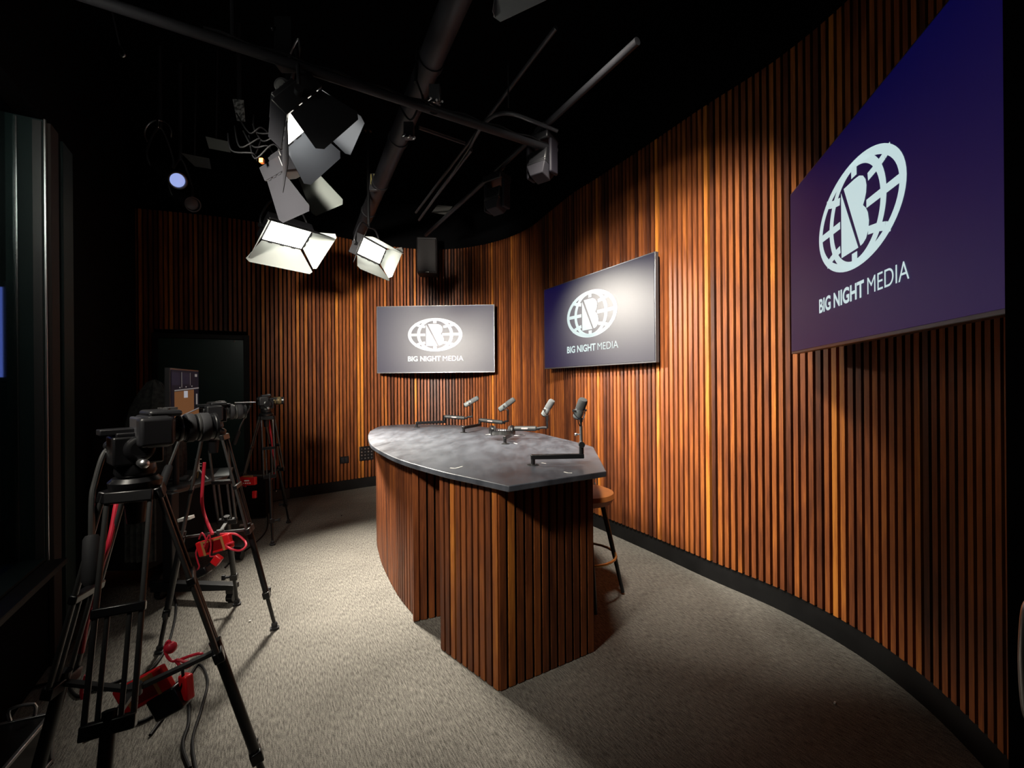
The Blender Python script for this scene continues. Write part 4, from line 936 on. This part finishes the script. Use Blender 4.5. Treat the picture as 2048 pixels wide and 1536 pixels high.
# side drape hanging in folds at the left of the cart
mb = MB(); a, b = V((-2.66, 3.02, 0)), V((-2.46, 3.02, 0)); pts = [a.lerp(b, k / 30) + V((0, -.02 * math.sin(k * 1.05), 0)) for k in range(31)]
for p, q in zip(pts, pts[1:]): mb.hexa([p + UP * .30, q + UP * .30, q + UP * .30 + V((0, .006, 0)), p + UP * .30 + V((0, .006, 0))], [p + UP * 1.16, q + UP * 1.16, q + UP * 1.16 + V((0, .006, 0)), p + UP * 1.16 + V((0, .006, 0))])
mb.cyl(a + UP * 1.165, b + UP * 1.165, .010)
tag(mb.build('hanging_cloth', M['cloth']), 'grey cloth hanging in narrow folds under the middle tripod grip', 'cloth')
# small white tripod on the shelf
c = on(397, 960, SH); t = thing('mini_tripod', 'small white and yellow tabletop tripod standing on the cart shelf', 'mini tripod', c)
mb = MB(); mb.cyl(c + UP * .07, c + UP * .16, .008); mb.build('column', M['white'], t)
for k, m_ in ((0, 'white'), (2.2, 'yellow'), (4.2, 'white')):
    mb = MB(); mb.cyl(c + UP * .085, c + V((math.cos(k) * .075, math.sin(k) * .06, .006)), .006, n=10); mb.build('leg', M['white'] if m_ == 'white' else mat('pale_yellow', (.6, .55, .25), .5), t)
mb = MB(); mb.box(c + UP * .165, (.045, .012, .007)); mb.box(c + V((.012, 0, .13)), (.022, .01, .006)); mb.box(c + V((.012, 0, .11)), (.022, .01, .006)); mb.build('phone_clip', M['white'], t)
# flat tablet and papers on the shelf
mb = MB(); a = [on(x, y, SH + .004) for x, y in ((425, 955), (458, 952), (466, 936), (440, 938))]; mb.slab(a, UP * .008); tag(mb.build('tablet', mat('tablet_grey', (.3, .32, .33), .3), smooth=False), 'pale grey tablet lying at the far corner of the cart shelf', 'tablet')
mb = MB(); a = [on(x, y, SH + .004) for x, y in ((338, 963), (372, 961), (378, 953), (350, 952))]; mb.slab(a, UP * .012); tag(mb.build('laptop', mat('laptop_grey', (.10, .10, .105), .4), smooth=False), 'closed dark laptop lying at the near side of the cart shelf', 'laptop')
# small case hanging in the lower cart frame
mb = MB(); c = at(372, 1037, 3.0); mb.box(c, (.085, .05, .022), (V((.97, 0, .22)), V((0, 1, 0)), V((-.22, 0, .97)))); tag(mb.build('white_tag', M['white'], bevel=.002), 'white strip of plastic behind the middle tripod leg', 'tag')
# bottle-like white roll on the carpet behind the middle tripod
mb = MB(); c = on(490, 1052, .02); mb.cyl(c + V((-.05, 0, 0)), c + V((.05, .01, 0)), .02); tag(mb.build('tape_roll', M['white']), 'white roll lying on the carpet behind the middle tripod leg', 'roll')
# equipment case below the dark door
t = thing('road_case', 'long black case standing on the carpet below the dark door', 'case', (-3.55, 4.98, 0)); ex = V((.95, .31, 0)).normalized(); ny = V((-ex.y, ex.x, 0)); c = V((-3.55, 4.98, .235))
mb = MB(); mb.box(c, (1.42, .42, .45), (ex, ny, UP)); mb.build('shell', M['drape'], t, bevel=.008)
mb = MB(); mb.box(c + UP * .228, (1.44, .44, .014), (ex, ny, UP)); mb.build('lid', M['black_metal'], t, bevel=.003)
mb = MB(); mb.box(c - ny * .215 - UP * .225, (1.42, .006, .010), (ex, ny, UP)); mb.build('bottom_rail', M['tube_grey'], t)
# loose skirting piece with a screw, near the far tripod
mb = MB(); p0, p1 = on(541, 1004, 0), on(611, 990, 0); dd = (p1 - p0).normalized(); nn2 = V((dd.y, -dd.x, 0)); mb.beam(p0 + UP * .075 + nn2 * .02, p1 + UP * .075 + nn2 * .02, .02, .13); o = mb.build('skirting_piece', mat('skirting_grey', (.045, .045, .047), .5), bevel=.002); tag(o, 'loose grey skirting board piece on the floor line behind the farthest tripod', 'skirting board')
mb = MB(); q = at(552, 982, 5.35); mb.ball(q, .010); mb.build('screw', M['steel'], o)
for k, (x, y, lab) in enumerate(((742, 972, 'white scrap against the black baseboard left of the desk'), (1668, 1253, 'white scrap on the black baseboard under the large navy television'), (683, 1032, 'dark crumb on the carpet left of the desk'), (500, 1244, 'white speck on the carpet left of the middle tripod foot'), (1670, 1408, 'pale speck on the carpet at the lower right'))):
    q = on(x, y, 0.0); mb = MB(); mb.box(q + UP * .006, (.022 if k < 2 else .012, .008, .010), (V((.8, .6, 0)), V((-.6, .8, 0)), UP)); tag(mb.build('floor_scrap', M['paper'] if k != 2 else M['cable'], bevel=.002), lab, 'scrap')
# black cables over the carpet
def fc(lab, r, *px): mb = MB(); mb.tube([on(x, y, r + .002) for x, y in px], r, n=8, smooth=8); tag(mb.build('floor_cable', M['cable']), lab, 'cable')
fc('black cable curving over the carpet from the skirting to the middle tripod', .006, (532, 1010), (536, 1040), (530, 1065), (505, 1090), (470, 1115), (450, 1135))
fc('black cable arcing across the carpet under the nearest tripod', .007, (170, 1478), (215, 1460), (290, 1440), (340, 1405), (372, 1390), (378, 1440), (365, 1490), (380, 1536))
fc('black cable loop on the carpet behind the nearest tripod', .007, (120, 1330), (150, 1390), (190, 1380), (250, 1368), (300, 1340), (330, 1300), (345, 1260), (352, 1210), (340, 1170))
fc('short black cable crossing the carpet at the left edge', .007, (60, 1376), (100, 1366), (150, 1362), (205, 1372), (250, 1356))
fc('black cable looping right beside the nearest tripod right leg', .006, (300, 1470), (330, 1430), (358, 1395), (395, 1330), (415, 1360), (402, 1420), (385, 1480), (392, 1540))
# low black case with bright metal edges at the lower left corner
t = thing('flight_case', 'low black case with bright metal edges in the lower left corner', 'case', (-1.86, 1.5, 0))
h = .20; c1_, c2_ = on(102, 1426, h), on(20, 1522, h); ea = (c2_ - c1_).normalized(); eb = V((-abs(ea.y), -ea.x * (1 if ea.x > 0 else -1), 0)).normalized(); eb = V((ea.y, -ea.x, 0)); eb = -eb if eb.x > 0 else eb
pts = [c1_, c1_ + ea * .30, c1_ + ea * .30 + eb * .17, c1_ + eb * .17]
mb = MB(); mb.prism([(p.x, p.y) for p in pts], .001, h - .004); mb.build('shell', M['satin_black'], t)
for i in range(4):
    a, b = pts[i], pts[(i + 1) % 4]
    for z in (h - .004, .012):
        mb = MB(); mb.beam(V((a.x, a.y, z)), V((b.x, b.y, z)), .014, .014); mb.build('edge_trim', M['alu'], t, bevel=.002)
    mb = MB(); mb.cyl(V((a.x, a.y, .006)), V((a.x, a.y, h)), .009); mb.build('corner_post', M['alu'], t)
mb = MB(); q = (pts[0] + pts[3]) / 2; mb.tube([pts[0] + eb * .05 + UP * .004, pts[0] + eb * .05 + UP * .05, pts[0] + eb * .12 + UP * .05, pts[0] + eb * .12 + UP * .004], .006, smooth=3); mb.build('handle', M['alu'], t)

# loose safety line with a hook hanging in the dark at the upper left
t = thing('safety_line', 'thin steel line with a bright hook hanging in the dark at the upper left', 'cable', at(245, 105, 2.6)); q = at(240, 92, 2.6)
mb = MB(); mb.tube([q + V((-.22, .1, CEIL - q.z)), q + V((-.10, .05, .30)), q], .004, n=8); mb.build('line', M['conduit'], t)
mb = MB(); mb.tube([q, q + V((.018, 0, -.02)), q + V((.03, 0, -.05)), q + V((.012, 0, -.065)), q + V((-.004, 0, -.045))], .005, n=8); mb.build('hook', M['steel'], t)
